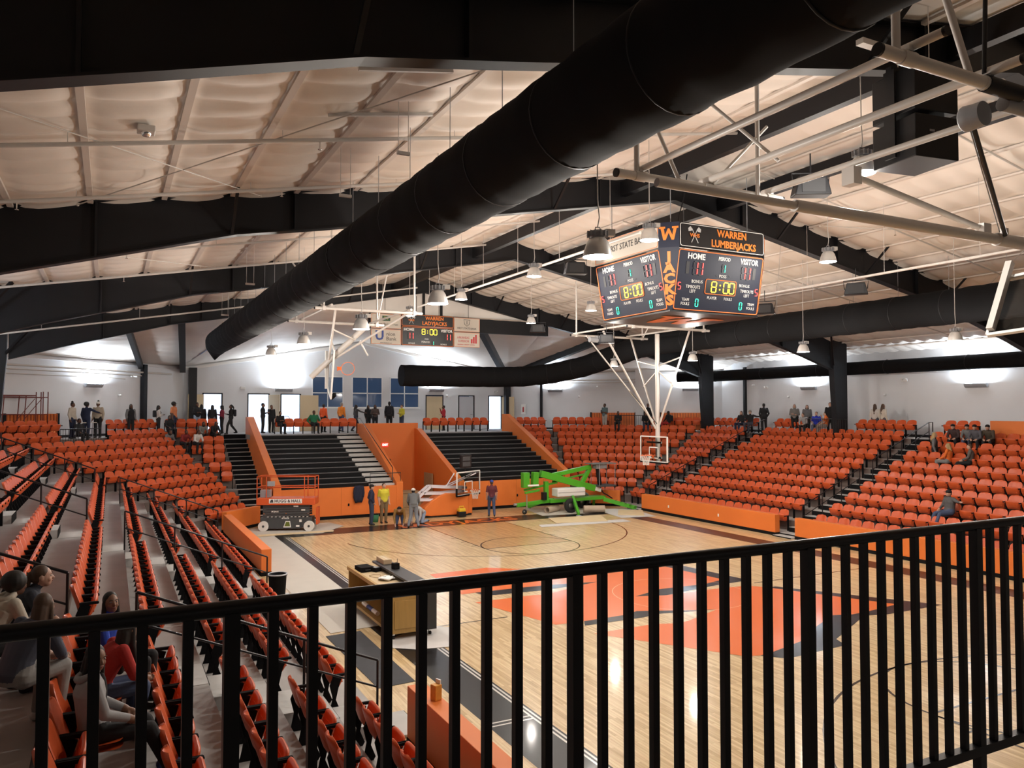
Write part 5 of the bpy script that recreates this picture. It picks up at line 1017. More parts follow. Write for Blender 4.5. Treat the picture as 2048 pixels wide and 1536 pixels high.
e = thing('plywood_offcut', 'raw plywood sheet leaning on the tunnel wall', 'board', (1.3, 22.5, 0)); m = MB(); m.box((1.42, 22.6, .8), (.04, 1.2, 1.6)); m.build('sheet', [M('raw_ply', (.42, .3, .17), .7, var=.15)], e, True)
e = thing('crate', 'low wooden crates stored inside the tunnel mouth', 'crate', (.2, 21, 0)); m = MB(); m.bb(-.9, .4, 21, 22, 0, .75); m.build('box', [M('raw_ply', (1, 1, 1))], e, True, .02); m = MB(); m.bb(-.95, .45, 20.95, 22.05, .75, .8); m.build('lid', [M('raw_ply', (1, 1, 1))], e, True)

# ------------------------------------------------------------------ rolling cabinet on the near sideline and small things
OAK = M('oak_cabinet', (.42, .26, .08), .5, var=.15, scale=4, stretch=(6, 6, .6))
e = thing('rolling_cabinet', 'oak rolling cabinet with cluttered top at the sideline', 'cabinet', (-7.95, 1.05, 0))
m = MB(); m.bb(-8.44, -7.62, -.62, -.57, .14, .95); m.build('end_panel', [OAK], e, True); m = MB(); m.bb(-8.44, -7.62, 2.7, 2.75, .14, .95); m.build('end_panel', [OAK], e, True)
m = MB(); m.bb(-8.36, -7.70, -.635, -.62, .24, .85); m.build('raised_panel', [OAK], e, True, .006)
m = MB(); m.bb(-8.44, -7.62, -.57, 2.7, .14, .2); m.build('bottom_shelf', [OAK], e, True); m = MB(); m.bb(-7.68, -7.62, -.57, 2.7, .2, .9); m.build('back_panel', [OAK], e, True); m = MB(); m.bb(-8.44, -7.62, -.62, 2.75, .93, .95); m.build('inner_top', [M('tan_top', (.55, .42, .25), .6)], e, True)
m = MB(); m.bb(-7.62, -7.40, -.68, 2.8, .16, 1.06); m.build('dark_facing', [M('charcoal_laminate', (.03, .032, .036), .45)], e, True, .006)
m = MB(); m.bb(-8.47, -8.40, -.68, 2.8, .93, 1.02); m.build('edge_rail', [OAK], e, True, .006); m = MB(); m.bb(-7.80, -7.38, -.70, 2.82, 1.04, 1.09); m.build('counter_ledge', [M('charcoal_laminate', (1, 1, 1))], e, True, .006)
for x in (-8.35, -7.5):
    for y in (-.52, 2.65): m = MB(); m.cyl((x-.02, y, .05), (x+.02, y, .05), .05, n=14); c = m.build('caster', [RUBBER], e, True); m = MB(); m.box((x, y, .12), (.05, .06, .05)); m.build('caster_fork', [CHROME], e, True)
def item(name, label, cat, c, d, mat, rz=0, group=None, extra=None):
    e = thing(name, label, cat, c, rz, group); m = MB(); m.box((0, 0, d[2]/2), d); m.build('body', [mat], e, False, .01)
    if extra: extra(e)
    return e
item('carry_case', 'black carry case at the far left of the cabinet top', 'case', (-8.15, 2.35, .951), (.34, .45, .12), BLACKM, .1, None, lambda e: (lambda m: m.build('handle', [BLACKG], e))(MB().tube([(-.06, -.23, .06), (-.06, -.26, .06), (.06, -.26, .06), (.06, -.23, .06)], .01)))
item('control_console', 'flat black control console behind the carry case', 'console', (-7.95, 2.2, .951), (.2, .35, .1), BLACKM, .5, None, lambda e: (lambda m: m.build('keypad', [GREY], e))(MB().box((0, 0, .102), (.14, .26, .006))))
item('cardboard_box', 'long tan cardboard box on the cabinet ledge', 'box', (-7.6, 2.45, 1.091), (.22, .6, .12), M('carton', (.5, .38, .24), .7), 0, None, lambda e: (lambda m: m.build('tape', [M('tape', (.6, .5, .35), .4)], e))(MB().box((0, 0, .1215), (.05, .6, .002))))
item('black_receiver', 'small black device standing on the cabinet ledge', 'device', (-7.6, 1.55, 1.091), (.16, .14, .14), BLACKM, .3, None, lambda e: (lambda m: m.build('antenna', [BLACK], e))(MB().cyl((.05, 0, .13), (.05, 0, .24), .006)))
e = thing('crumpled_paper', 'crumpled white paper on the cabinet top', 'paper', (-7.98, 1.1, .951)); m = MB(); m.ball((0, 0, .03), (.2, .22, .035), 12, 7); m.v = [(x+random.uniform(-.02, .02), y+random.uniform(-.02, .02), max(0, z+random.uniform(-.015, .03))) for x, y, z in m.v]; m.build('sheet', [WHITE_T], e)
e = thing('loose_cable', 'thin tan cable coiled on the cabinet top', 'cable', (-8.1, 1.55, .951)); m = MB(); m.tube([(.12*math.cos(t)*(1+.3*math.sin(3*t)), .2*math.sin(t), .01+.004*math.sin(5*t)) for t in [2*PI*j/24 for j in range(24)]], .006, 5, closed=True); m.build('cord', [M('cord_tan', (.3, .18, .08), .6)], e)
e = thing('rolled_poster', 'white and blue rolled poster lying on the lower shelf', 'poster', (-8.2, .8, .2)); m = MB(); m.cyl((-8.3, .75, .26), (-8.3, 1.9, .26), .05, n=14); m.build('tube', [WHITE_T], e, True); m = MB(); m.cyl((-8.3, 1.1, .26), (-8.3, 1.5, .26), .051, n=14, caps=False); m.build('blue_band', [NAVY], e, True)
e = thing('trash_can', 'round black trash can behind the left front wall', 'trash can', (-9.95, 4.1, .0)); m = MB(); m.lathe([(.001, 0), (.19, 0), (.23, .66), (.25, .68), (.25, .72), (.22, .72), (.19, .1)], n=24); m.build('barrel', [BLACKM], e); m = MB(); m.tube([(.24*math.cos(t), .24*math.sin(t), .715) for t in [2*PI*j/24 for j in range(24)]], .02, 6, closed=True); m.build('liner_rim', [M('bin_liner', (.5, .52, .56), .3)], e)
item('drink_carton', 'orange patterned carton standing on the near orange wall', 'carton', (-9.72, -6.45, .881), (.12, .12, .22), M('carton_orange', (.75, .35, .06), .5, var=.3, scale=14), .3, None, lambda e: (lambda m: m.build('open_flap', [WHITE_T], e))(MB().box((.04, .0, .25), (.02, .1, .06))))
e = thing('lobby_chair', 'black-framed chair seen through the open far door', 'chair', (-4.2, YW+1.1, CONZ)); m = MB(); m.box((0, 0, .44), (.42, .42, .04)); m.build('seat', [WHITE], e)
for x in (-.18, .18):
    for y in (-.18, .18): m = MB(); m.cyl((x, y, 0), (x, y, .44), .012, n=6); m.build('leg', [BLACK], e)
m = MB(); m.tube([(-.2, .2, .44), (-.2, .24, .8), (-.1, .25, .92), (.1, .25, .92), (.2, .24, .8), (.2, .2, .44)], .014); m.build('back_frame', [BLACK], e)
e = thing('scaffold', 'dark red rolling scaffold frame at the far left', 'scaffold', (-17.2, 22.6, CONZ)); RS = M('scaffold_red', (.16, .03, .025), .6); u0 = Vector((.9, .44, 0)).normalized(); v0 = Vector((-.44, .9, 0))
def SC_(a, b, z): q = Vector((-17.2, 22.6, CONZ))+u0*a+v0*b; return (q.x, q.y, CONZ+z)
for a in (-.9, -.05, .75, .95):
    for b in (0, .7): m = MB(); m.cyl(SC_(a, b, 0), SC_(a+(0 if a > 0 else .12), b, 2.1 if a > .5 else 1.9), .022, n=6); m.build('upright', [RS], e, True)
for z in (.5, 1.1, 1.85):
    for b in (0, .7): m = MB(); m.cyl(SC_(-.85, b, z), SC_(.95, b, z), .018, n=6); m.build('rung', [RS], e, True)
for b in (0, .7): m = MB(); m.cyl(SC_(-.6, b, .1), SC_(.7, b, 1.8), .015, n=6); m.build('cross_brace', [RS], e, True)
m = MB(); m.beam(SC_(-.9, .35, 1.92), SC_(.5, .35, 1.92), .6, .05); m.build('deck', [RS], e, True)
e = thing('folding_table', 'cream folding table at the top of the left stand', 'table', (-14.9, 23.6, CONZ)); m = MB(); m.box((0, 0, .72), (.8, .5, .04), rz=.7); m.build('table_top', [CREAM], e)
for x in (-.3, .3):
    for y in (-.15, .15): m = MB(); m.cyl((x, y, 0), (x, y, .7), .015, n=6); m.build('leg', [GREY], e)
# ------------------------------------------------------------------ people
TMP = bpy.data.scenes.new('scratch')
def remesh(mb, vox, smooth=2):
    me = bpy.data.meshes.new('t'); me.from_pydata([tuple(p) for p in mb.v], [], mb.f); ob = bpy.data.objects.new('t', me); TMP.collection.objects.link(ob)
    r = ob.modifiers.new('r', 'REMESH'); r.mode = 'VOXEL'; r.voxel_size = vox; r.use_smooth_shade = True
    s = ob.modifiers.new('s', 'SMOOTH'); s.iterations = smooth; s.factor = .5
    with bpy.context.temp_override(scene=TMP, view_layer=TMP.view_layers[0]): dg = bpy.context.evaluated_depsgraph_get(); out = bpy.data.meshes.new_from_object(ob.evaluated_get(dg))
    bpy.data.objects.remove(ob); bpy.data.meshes.remove(me); return out
def capsule(mb, a, b, ra, rb, n=10):
    a = Vector(a); b = Vector(b); d = b-a; L = d.length
    if L < 1e-5: return mb.ball(a, max(ra, rb), n, 6)
    d /= L; P = []; R = []
    for t in (-.999, -.7, -.35, 0): P.append(a+d*(t*ra)); R.append(ra*math.sqrt(max(.0015, 1-t*t)))
    for t in (0, .35, .7, .999): P.append(b+d*(t*rb)); R.append(rb*math.sqrt(max(.0015, 1-t*t)))
    mb.tube(P, R, n)
CL = {}
def cloth(c, kind='cloth'):
    k = (kind, tuple(round(v, 3) for v in c))
    if k not in CL: CL[k] = M('%s_%d' % (kind, len(CL)), c, {'cloth': .85, 'skin': .5, 'hair': .6, 'shoe': .5}[kind], var=.12 if kind == 'cloth' else .05, scale=12, bump=.25 if kind == 'cloth' else 0)
    return CL[k]
SK = dict(d=(.115, .055, .035), m=(.24, .125, .08), l=(.52, .31, .23)); HR = dict(k=(.012, .010, .009), b=(.07, .038, .022), y=(.42, .29, .13), g=(.28, .27, .26))
POSE = {
 'stand': dict(pel=(0, 0, .93), wai=(0, 0, 1.09), che=(0, .01, 1.29), nb=(0, .015, 1.45), hd=(0, -.01, 1.585), sh=(.175, .01, 1.395), el=(.235, .035, 1.12), wr=(.235, -.05, .88), hip=(.09, 0, .91), kn=(.10, -.015, .50), an=(.10, .02, .09)),
 'sit': dict(pel=(0, .0, .54), wai=(0, .03, .69), che=(0, .045, .90), nb=(0, .035, 1.06), hd=(0, .0, 1.195), sh=(.175, .035, 1.01), el=(.245, -.05, .75), wr=(.14, -.27, .64), hip=(.09, -.02, .53), kn=(.12, -.42, .54), an=(.12, -.40, .09)),
 'lean': dict(pel=(0, .0, .54), wai=(0, -.04, .69), che=(0, -.14, .88), nb=(0, -.22, 1.02), hd=(0, -.30, 1.13), sh=(.175, -.20, .97), el=(.23, -.30, .70), wr=(.10, -.44, .62), hip=(.09, -.02, .53), kn=(.13, -.42, .54), an=(.13, -.36, .09)),
 'kneel': dict(pel=(0, .12, .45), wai=(0, -.0, .54), che=(0, -.20, .64), nb=(0, -.36, .70), hd=(0, -.49, .72), sh=(.175, -.30, .67), el=(.22, -.34, .36), wr=(.17, -.44, .10), hip=(.09, .12, .44), kn=(.14, -.10, .075), an=(.13, .33, .075)),
 'stoop': dict(pel=(0, .10, .93), wai=(0, .04, 1.07), che=(0, -.08, 1.24), nb=(0, -.2, 1.36), hd=(0, -.29, 1.46), sh=(.175, -.15, 1.33), el=(.23, -.14, 1.05), wr=(.16, -.26, .86), hip=(.09, .08, .91), kn=(.11, .0, .50), an=(.12, .02, .09)),
}
HAND_CURL = {'relax': .35, 'grip': .9}
def person(label, loc, rz, pose='stand', top=(.02, .02, .02), bot=(.02, .02, .025), skin='d', hair=('short', 'k'), H=1.68, sleeve=1, shoe=(.02, .02, .02), arms='down', near=False, legs=None, hat=None, head=0., extra=None, group='people around the arena', tilt=0., wide=1., vest=None, sub=None):
    s = H/1.72; J = {k: Vector(v) for k, v in POSE[pose].items()}; S = {}
    for k in ('sh', 'el', 'wr', 'hip', 'kn', 'an'):
        for sg, nm in ((-1, 'R'), (1, 'L')): v = J[k]; S[k+nm] = Vector((sg*v.x, v.y, v.z))
    def setarm(nm, el, wr): sg = 1 if nm == 'L' else -1; S['el'+nm] = Vector((sg*el[0], el[1], el[2])); S['wr'+nm] = Vector((sg*wr[0], wr[1], wr[2]))
    zsh = J['sh'].z; ysh = J['sh'].y
    if arms == 'phone':
        for nm in 'LR': setarm(nm, (.22, ysh-.03, zsh-.29), (.07, ysh-.25, zsh-.24))
    elif arms == 'fold': setarm('L', (.25, ysh-.02, zsh-.28), (-.06, ysh-.2, zsh-.25)); setarm('R', (.25, ysh-.02, zsh-.28), (-.06, ysh-.22, zsh-.29))
    elif arms == 'hips': 
        for nm in 'LR': setarm(nm, (.36, ysh+.05, zsh-.27), (.20, ysh-.03, zsh-.46))
    elif arms == 'point': setarm('R', (.3, ysh-.2, zsh-.12), (.34, ysh-.46, zsh-.19))
    elif arms == 'out': setarm('L', (.42, ysh-.05, zsh-.06), (.66, ysh-.1, zsh-.05)); 
    elif arms == 'pocket':
        for nm in 'LR': setarm(nm, (.26, ysh+.07, zsh-.27), (.19, ysh-.08, zsh-.46))
    elif arms == 'raise': setarm('R', (.25, ysh-.12, zsh-.24), (.10, ysh-.22, zsh+.02))
    if legs == 'walk': S['anL'].y -= .24; S['knL'].y -= .17; S['anR'].y += .28; S['knR'].y += .05; S['anR'].z += .05
    if legs == 'wide': S['anL'].x += .08; S['anR'].x -= .08
    if legs == 'out':
        for nm in 'LR': S['an'+nm] += Vector((0, -.22, .0)); S['kn'+nm] += Vector((0, -.02, -.04))
    B = MB(); prims = []
    cs = cloth(SK[skin], 'skin'); ct = cloth(top); cb = cloth(bot); ch = cloth(HR[hair[1]], 'hair'); cx = cloth(shoe, 'shoe'); cu = cloth(vest) if vest else ct
    mats = [cs, ct, cb, cx, cu]
    def cap(a, b, ra, rb, mi): capsule(B, a, b, ra, rb, 12 if near else 9); prims.append((Vector(a), Vector(b), ra, rb, mi))
    # torso loft
    fwd = Vector((0, -1, 0)); spine = [J['pel']+Vector((0, 0, -.06)), J['pel']+Vector((0, 0, .03)), J['wai'], J['che']-(J['che']-J['wai'])*.3, J['che'], J['sh']*1.0+Vector((-J['sh'].x, .0, -.015)), J['nb']]
    rad = [(.135, .105), (.165, .12), (.148, .105), (.165, .112), (.178, .12), (.165, .095), (.06, .058)]; V = []; n = 16
    for i, (c, (rx, ry)) in enumerate(zip(spine, rad)):
        t = (spine[min(i+1, 6)]-spine[max(i-1, 0)]).normalized(); lat = Vector((1, 0, 0)); f = t.cross(lat).normalized(); g = wide*1.14
        for j in range(n): a = 2*PI*j/n; V.append(c+lat*(rx*g*math.cos(a))+f*(ry*g*math.sin(a)))
    B.add(V, [(i*n+j, i*n+(j+1) % n, (i+1)*n+(j+1) % n, (i+1)*n+j) for i in range(6) for j in range(n)]+[tuple(range(n))[::-1], tuple(range(6*n, 7*n))])
    prims.append((spine[0]-Vector((0, 0, .02)), spine[0]+Vector((0, 0, .0)), .13, .13, 2)); prims.append((spine[1], spine[2], .13, .125, 4)); prims.append((spine[2], spine[4], .13, .15, 4)); prims.append((spine[4], spine[5], .15, .13, 4)); prims.append((S['shL'], S['shR'], .075, .075, 1))
    cap(J['nb']-Vector((0, 0, .02)), J['hd']-Vector((0, -.01, .06)), .056, .05, 0)
    # head (turned by `head` about z)
    Rh = Matrix.Rotation(head, 3, 'Z') @ Matrix.Rotation(tilt, 3, 'X'); hc = J['hd']
    def hp(x, y, z): return hc+Rh@Vector((x, y, z))
    B.ball(hc, (.074, .094, .112), 16, 12, R=Rh); prims.append((hp(0, .0, .03), hp(0, -.02, -.03), .085, .08, 0))
    B.ball(hp(0, -.035, -.062), (.052, .055, .052), 12, 8, R=Rh); cap(hp(0, -.086, .012), hp(0, -.104, -.022), .009, .016, 0)
    for sg in (-1, 1): B.ball(hp(sg*.074, .012, -.005), (.012, .022, .034), 8, 6, R=Rh); B.ball(hp(sg*.035, -.062, -.03), (.026, .026, .026), 8, 6, R=Rh)
    B.ball(hp(0, -.082, -.055), (.026, .016, .012), 8, 6, R=Rh)
    for nm in 'LR':
        sg = 1 if nm == 'L' else -1; sh, el, wr = S['sh'+nm], S['el'+nm], S['wr'+nm]
        cap(sh, el, .066*wide, .053, 1); cap(el, wr, .051 if sleeve else .043, .038 if sleeve else .031, 1 if sleeve else 0)
        if not sleeve: prims.append((el, wr, .06, .05, 0))
        # hand: palm, four fingers, thumb
        d = (wr-el).normalized(); side = Vector((sg, 0, 0)); side = (side-d*side.dot(d)).normalized(); nrm = d.cross(side)*sg
        pal = wr+d*.075; cap(wr+d*.01, wr+d*.03, .026, .028, 0); capsule(B, wr+d*.03+nrm*.0, pal, .030, .034, 8); prims.append((wr, pal, .045, .045, 0))
        if near:
            back = fwd if abs(d.dot(fwd)) < .8 else Vector((0, 0, -1)); curl = back-d*back.dot(d); curl.normalize(); lat2 = d.cross(curl)
            for q, (off, L) in enumerate(((-.027, .062), (-.009, .072), (.009, .068), (.027, .054))):
                p0 = pal+lat2*off-d*.01; p1 = p0+(d*.9+curl*.3).normalized()*L*.5; p2 = p1+(d*.5+curl*.8).normalized()*L*.35; p3 = p2+(d*.1+curl).normalized()*L*.25
                cap(p0, p1, .0095, .009, 0); cap(p1, p2, .009, .0085, 0); cap(p2, p3, .0085, .0075, 0)
            t0 = wr+d*.04-lat2*.03*sg; t1 = t0+(d*.5+curl*.4-lat2*.6*sg).normalized()*.04; cap(t0, t1, .012, .010, 0); cap(t1, t1+(d*.8+curl*.4).normalized()*.03, .010, .009, 0)
        else: capsule(B, pal, pal+(d*.8+Vector((0, -.5, 0))).normalized()*.06, .028, .018, 7); capsule(B, wr+d*.03, wr+d*.06+Vector((-sg*.035, -.02, 0)), .014, .011, 6)
        hip, kn, an = S['hip'+nm], S['kn'+nm], S['an'+nm]; cap(hip, kn, .1*wide, .073, 2); cap(kn, an+Vector((0, 0, .02)), .073, .058, 2)
        if pose == 'kneel': cap(an, an+Vector((0, .12, -.01)), .042, .04, 3)
        else: cap(an+Vector((0, .035, -.04)), an+Vector((sg*.015, -.12, -.052)), .045, .038, 3); prims.append((an-Vector((0, 0, .05)), an+Vector((0, -.1, -.05)), .055, .045, 3))
    B.v = [tuple(Vector(p)*s) for p in B.v]
    me = remesh(B, .008 if near else .017, 3 if near else 2)
    nf = len(me.polygons); C = np.empty(nf*3); me.polygons.foreach_get('center', C); C = C.reshape(-1, 3)/s; best = np.full(nf, 9e9); mi = np.zeros(nf, int)
    for a, b, ra, rb, m_ in prims:
        a = np.array(a); b = np.array(b); d = b-a; L2 = max(1e-9, d@d); t = np.clip(((C-a)@d)/L2, 0, 1); dist = np.linalg.norm(C-(a+t[:, None]*d), axis=1)-(ra+(rb-ra)*t); w_ = dist < best; best[w_] = dist[w_]; mi[w_] = m_
    me.materials.clear()
    for m_ in mats: me.materials.append(m_)
    me.polygons.foreach_set('material_index', mi.tolist()); me.polygons.foreach_set('use_smooth', [True]*nf)
    e = thing('person', label, 'person', loc, rz, group); o = bpy.data.objects.new('body', me); COL.objects.link(o); o.parent = e
    # hair
    h = MB(); st = hair[0]
    def hc_(a, b, ra, rb): capsule(h, hp(*a), hp(*b), ra, rb, 9)
    h.ball(hp(0, .020, .034), (.082, .092, .094), 14, 10, R=Rh); h.ball(hp(0, .045, -.01), (.075, .062, .075), 12, 8, R=Rh)
    if st in ('long', 'braid'):
        z1 = -.40 if st == 'long' else -.46
        hc_((0, .055, -.02), (0, .095, -.18), .075, .075); hc_((0, .095, -.18), (0, .105, z1), .075, .045)
        for sg in (-1, 1): hc_((sg*.066, .0, .02), (sg*.078, .015, -.16), .026, .03); hc_((sg*.078, .015, -.16), (sg*.085, -.02, z1+.06), .03, .022)
    elif st == 'bob':
        hc_((0, .05, -.02), (0, .06, -.13), .078, .07)
        for sg in (-1, 1): hc_((sg*.068, .01, .01), (sg*.074, .015, -.12), .026, .03)
    elif st == 'afro': h.ball(hp(0, .03, .045), (.125, .125, .115), 14, 10, R=Rh)
    elif st == 'bun': h.ball(hp(0, .03, .15), (.05, .05, .045), 10, 8, R=Rh)
    elif st == 'pony': hc_((0, .11, .03), (0, .15, -.06), .035, .04); hc_((0, .15, -.06), (0, .14, -.25), .04, .022)
    h.v = [tuple(Vector(p)*s) for p in h.v]; hm = remesh(h, .010 if near else .018, 2); hm.materials.clear(); hm.materials.append(ch); hm.polygons.foreach_set('use_smooth', [True]*len(hm.polygons))
    o = bpy.data.objects.new('hair', hm); COL.objects.link(o); o.parent = e
    if near:
        for sg in (-1, 1):
            m = MB(); m.ball(hp(sg*.031, -.0785, .010)*s, (.0135, .0125, .0085), 10, 8, R=Rh); oo = m.build('eye', [M('sclera', (.42, .40, .38), .5)], e); m = MB(); m.ball(hp(sg*.031, -.0855, .010)*s, (.0075, .0075, .0075), 8, 6); m.build('iris', [INK], oo)
            m = MB(); m.tube([hp(sg*.014, -.093, .030)*s, hp(sg*.03, -.095, .036)*s, hp(sg*.05, -.083, .030)*s], .0035, 5); m.build('eyebrow', [ch], e)
        m = MB(); m.ball(hp(0, -.096, -.052)*s, (.022, .008, .007), 10, 6, R=Rh); m.build('lips', [M('lips', (.22, .08, .07), .5)], e)
    if hat:
        hm_ = cloth(hat); m = MB(); m.ball(hp(0, .008, .052)*s, (.090*s, .106*s, .078*s), 14, 9, R=Rh); o = m.build('cap', [hm_], e)
        m = MB(); m.ball(hp(0, -.115, .052)*s, (.065*s, .07*s, .008*s), 12, 6, R=Rh); m.build('brim', [hm_], o)
    if extra: extra(e, s, J, S)
    return e
def backpack(c=(.015, .015, .02)):
    def f(e, s, J, S):
        m = MB(); m.box((0, (J['che'].y+.20)*s, (J['che'].z-.07)*s), (.28*s, .16*s, .40*s)); b = m.build('backpack', [cloth(c)], e, False, .05)
        for sg in (-1, 1): m = MB(); m.tube([Vector((sg*.11, J['che'].y+.12, J['che'].z+.1))*s, Vector((sg*.12, J['che'].y+.0, J['sh'].z+.075))*s, Vector((sg*.12, J['che'].y-.135, J['che'].z))*s, Vector((sg*.13, J['che'].y+.02, J['che'].z-.25))*s], .018*s, 6); m.build('strap', [cloth(c)], b)
    return f
def phone(e, s, J, S): q = (S['wrL']+S['wrR'])/2*s+Vector((0, -.09, .06)); m = MB(); m.box(q, (.075, .012, .15)); m.build('phone', [BLACKG], e)
def hood(c):
    def f(e, s, J, S): m = MB(); q = J['nb']*s; m.tube([q+Vector((.085*math.cos(t), .03+.075*math.sin(t), .0-.03*math.sin(t))) for t in [2*PI*j/18-.9 for j in range(16)]], .032, 8); m.build('hood', [cloth(c)], e)
    return f
K = (.014, .014, .016); NV = (.018, .026, .06); JE = (.06, .085, .16); KH = (.22, .15, .08); GY = (.16, .165, .17); LG = (.34, .34, .35); WHT = (.62, .60, .57); ORG = (.75, .17, .03); RD = (.35, .03, .03); YL = (.62, .55, .05); OW = (.5, .45, .37)
def A(x, y): return math.atan2(x, -y)      # facing direction to rotation
CZ = CONZ
# --- foreground sitters of the left stand
def seat_loc(k, dx=.0, dy=0.): S = SITTERS[k]; f = Vector((math.sin(S[3]), -math.cos(S[3]), 0)); return (S[0]+f.x*.27+dx, S[1]+f.y*.27+dy, S[2])
G1 = 'spectators sitting in the near left seats'
def shoelace(e, s, J, S):
    for nm in 'LR':
        a = S['an'+nm]*s; m = MB(); m.box(a+Vector((0, -.05, -.09)), (.095, .27, .02)); m.build('white_sole', [WHITE_T], e)
def op_hoodie(e, s, J, S): hood(LG)(e, s, J, S); shoelace(e, s, J, S); m = MB(); m.ball((J['che']+Vector((0, -.095, -.02)))*s, (.055, .05, .17), 10, 8); m.build('black_undershirt', [cloth(K)], e)
person('girl in a light grey hoodie and black trousers sitting nearest the railing', seat_loc('a'), PI/2+.12, 'sit', LG, K, 'm', ('long', 'k'), 1.66, 1, (.05, .12, .4), 'lap', True, 'out', None, -1.1, op_hoodie, G1, .12)
person('person in a red jacket and ripped jeans sitting behind the grey hoodie', seat_loc('b'), PI/2+.25, 'lean', (.42, .03, .025), JE, 'm', ('long', 'k'), 1.66, 1, K, 'lap', True, None, None, .5, None, G1)
person('girl with long braids in a blue shirt looking back at the camera', seat_loc('c', .12), PI/2-.35, 'sit', (.02, .06, .42), K, 'm', ('braid', 'k'), 1.68, 0, K, 'lap', True, None, None, -.85, None, G1, -.1)
person('person with long brown hair in a slate sweatshirt and pale trousers, back turned', seat_loc('e', .24, .05), PI/2+.75, 'lean', (.075, .085, .12), (.30, .29, .28), 'l', ('long', 'b'), 1.68, 1, WHT, 'lap', True, None, None, .3, None, G1)
person('person in a cream hoodie with black hair at the left edge', seat_loc('d', -.12, .12), PI/2+.55, 'lean', OW, K, 'd', ('afro', 'k'), 1.70, 1, K, 'lap', True, None, None, .2, hood(OW), G1)
person('girl with brown hair in profile wearing a dark denim jacket', seat_loc('f', .05, .0), PI/2+.1, 'lean', (.03, .035, .05), K, 'l', ('pony', 'b'), 1.72, 1, K, 'lap', True, None, None, .0, None, G1)
# --- left corner concourse
G2 = 'people on the left concourse'
person('person in a cream jacket and dark trousers, leftmost on the platform', (-15.4, 23.2, CZ), A(1, -.6), 'stand', OW, NV, 'd', ('bun', 'k'), 1.66, group=G2)
person('person in a navy top with big hair on the left platform', (-14.85, 23.4, CZ), A(.6, .8), 'stand', NV, NV, 'd', ('afro', 'k'), 1.66, arms='point', group=G2)
person('person in a tan shirt and white headband on the left platform', (-14.4, 24.0, CZ), A(-.4, -1), 'stand', (.42, .36, .28), K, 'd', ('bun', 'k'), 1.70, hat=WHT, group=G2)
person('person in dark clothes sitting low on the left platform', (-15.1, 22.6, CZ-.3), A(.8, -1), 'sit', K, K, 'd', ('short', 'k'), 1.6, group=G2)
person('long-haired person in a grey hoodie and black vest by the left column', (-13.0, 25.4, CZ), A(.4, -1), 'stand', GY, K, 'd', ('long', 'k'), 1.6, vest=K, group=G2)
person('person in a white top carrying a black backpack', (-11.7, 26.9, CZ), A(1, .2), 'stand', WHT, K, 'd', ('bob', 'k'), 1.55, extra=backpack(), arms='phone', group=G2)
person('person in a salmon orange T-shirt and cap', (-10.95, 27.2, CZ), A(.8, -.5), 'stand', (.62, .22, .10), NV, 'd', ('afro', 'k'), 1.72, 0, hat=K, group=G2, wide=1.15)
person('dark haired person sitting below the orange T-shirt', (-11.2, 26.4, CZ-.2), A(.5, -1), 'sit', K, K, 'd', ('bob', 'k'), 1.6, group=G2)
person('person in black holding a blue and white bag at the door', (-9.75, 28.0, CZ), A(.3, -1), 'stand', K, (.3, .38, .5), 'd', ('short', 'k'), 1.72, arms='phone', group=G2)
person('person in a black jacket seen from behind by the door', (-9.5, 28.3, CZ), A(.1, 1), 'stand', K, K, 'd', ('bob', 'k'), 1.62, group=G2)
person('long-haired person in a black jacket and blue jeans by the door', (-9.0, 27.8, CZ), A(.4, .9), 'stand', K, (.12, .15, .22), 'd', ('long', 'k'), 1.58, group=G2)
person('person in a maroon red shirt and cap by the door', (-8.5, 27.9, CZ), A(-.8, .3), 'stand', (.24, .02, .045), K, 'd', ('bob', 'k'), 1.56, hat=K, arms='phone', group=G2)
person('person in black with a backpack walking at the stair top', (-8.15, 27.0, CZ), A(-1, .1), 'stand', K, K, 'd', ('pony', 'k'), 1.6, legs='walk', arms='phone', extra=backpack(), group=G2)
for lb, x, y, k, tc, sk, h in (('grey and black top sitting left of the red shirt', -11.35, 25.75, 7, GY, 'd', 'bob'), ('dark red top sitting between two others in the corner rows', -10.65, 25.3, 7, (.2, .02, .02), 'd', 'short'), ('white shirt sitting in the left corner rows', -10.1, 25.0, 7, WHT, 'd', 'short'), ('grey hoodie sitting at the top of the end rows', -9.75, 26.3, 8, (.2, .2, .19), 'd', 'bob'), ('black top sitting beside the grey hoodie', -9.15, 26.3, 8, K, 'd', 'long')):
    person('person in a '+lb, (x, y-.25, Z0+RISE*k), A(.5, -1), 'lean', tc, K, sk, (h, 'k'), 1.62, group=G2)
# --- far wall
G3 = 'people along the far wall'
person('person in a black tracksuit by the second open door', (-6.3, 28.2, CZ), A(.9, -.3), 'stand', K, K, 'm', ('short', 'k'), 1.7, arms='phone', group=G3)
person('person in dark clothes with raised hands by the wooden door', (-5.8, 28.4, CZ), A(.3, -1), 'stand', K, K, 'm', ('short', 'b'), 1.6, arms='raise', group=G3)
person('person in black sitting at the left end of the bleacher chairs', (-5.75, 26.05, CZ), A(.2, -1), 'sit', K, K, 'm', ('short', 'k'), 1.6, arms='phone', group=G3)
person('person in a green shirt sitting on the top bleacher chairs', (-3.95, 26.05, CZ), A(.1, -1), 'sit', (.02, .17, .08), K, 'd', ('short', 'k'), 1.66, arms='hips', wide=1.15, group=G3)
person('person in a bright orange hoodie facing the windows', (-2.9, 28.2, CZ), A(.7, .6), 'stand', (.85, .12, .03), K, 'd', ('short', 'k'), 1.66, group=G3)
person('tall person in an orange shirt and jeans below the first window', (-1.9, 28.0, CZ), A(.7, .5), 'stand', (.80, .25, .03), JE, 'l', ('short', 'g'), 1.75, legs='walk', group=G3)
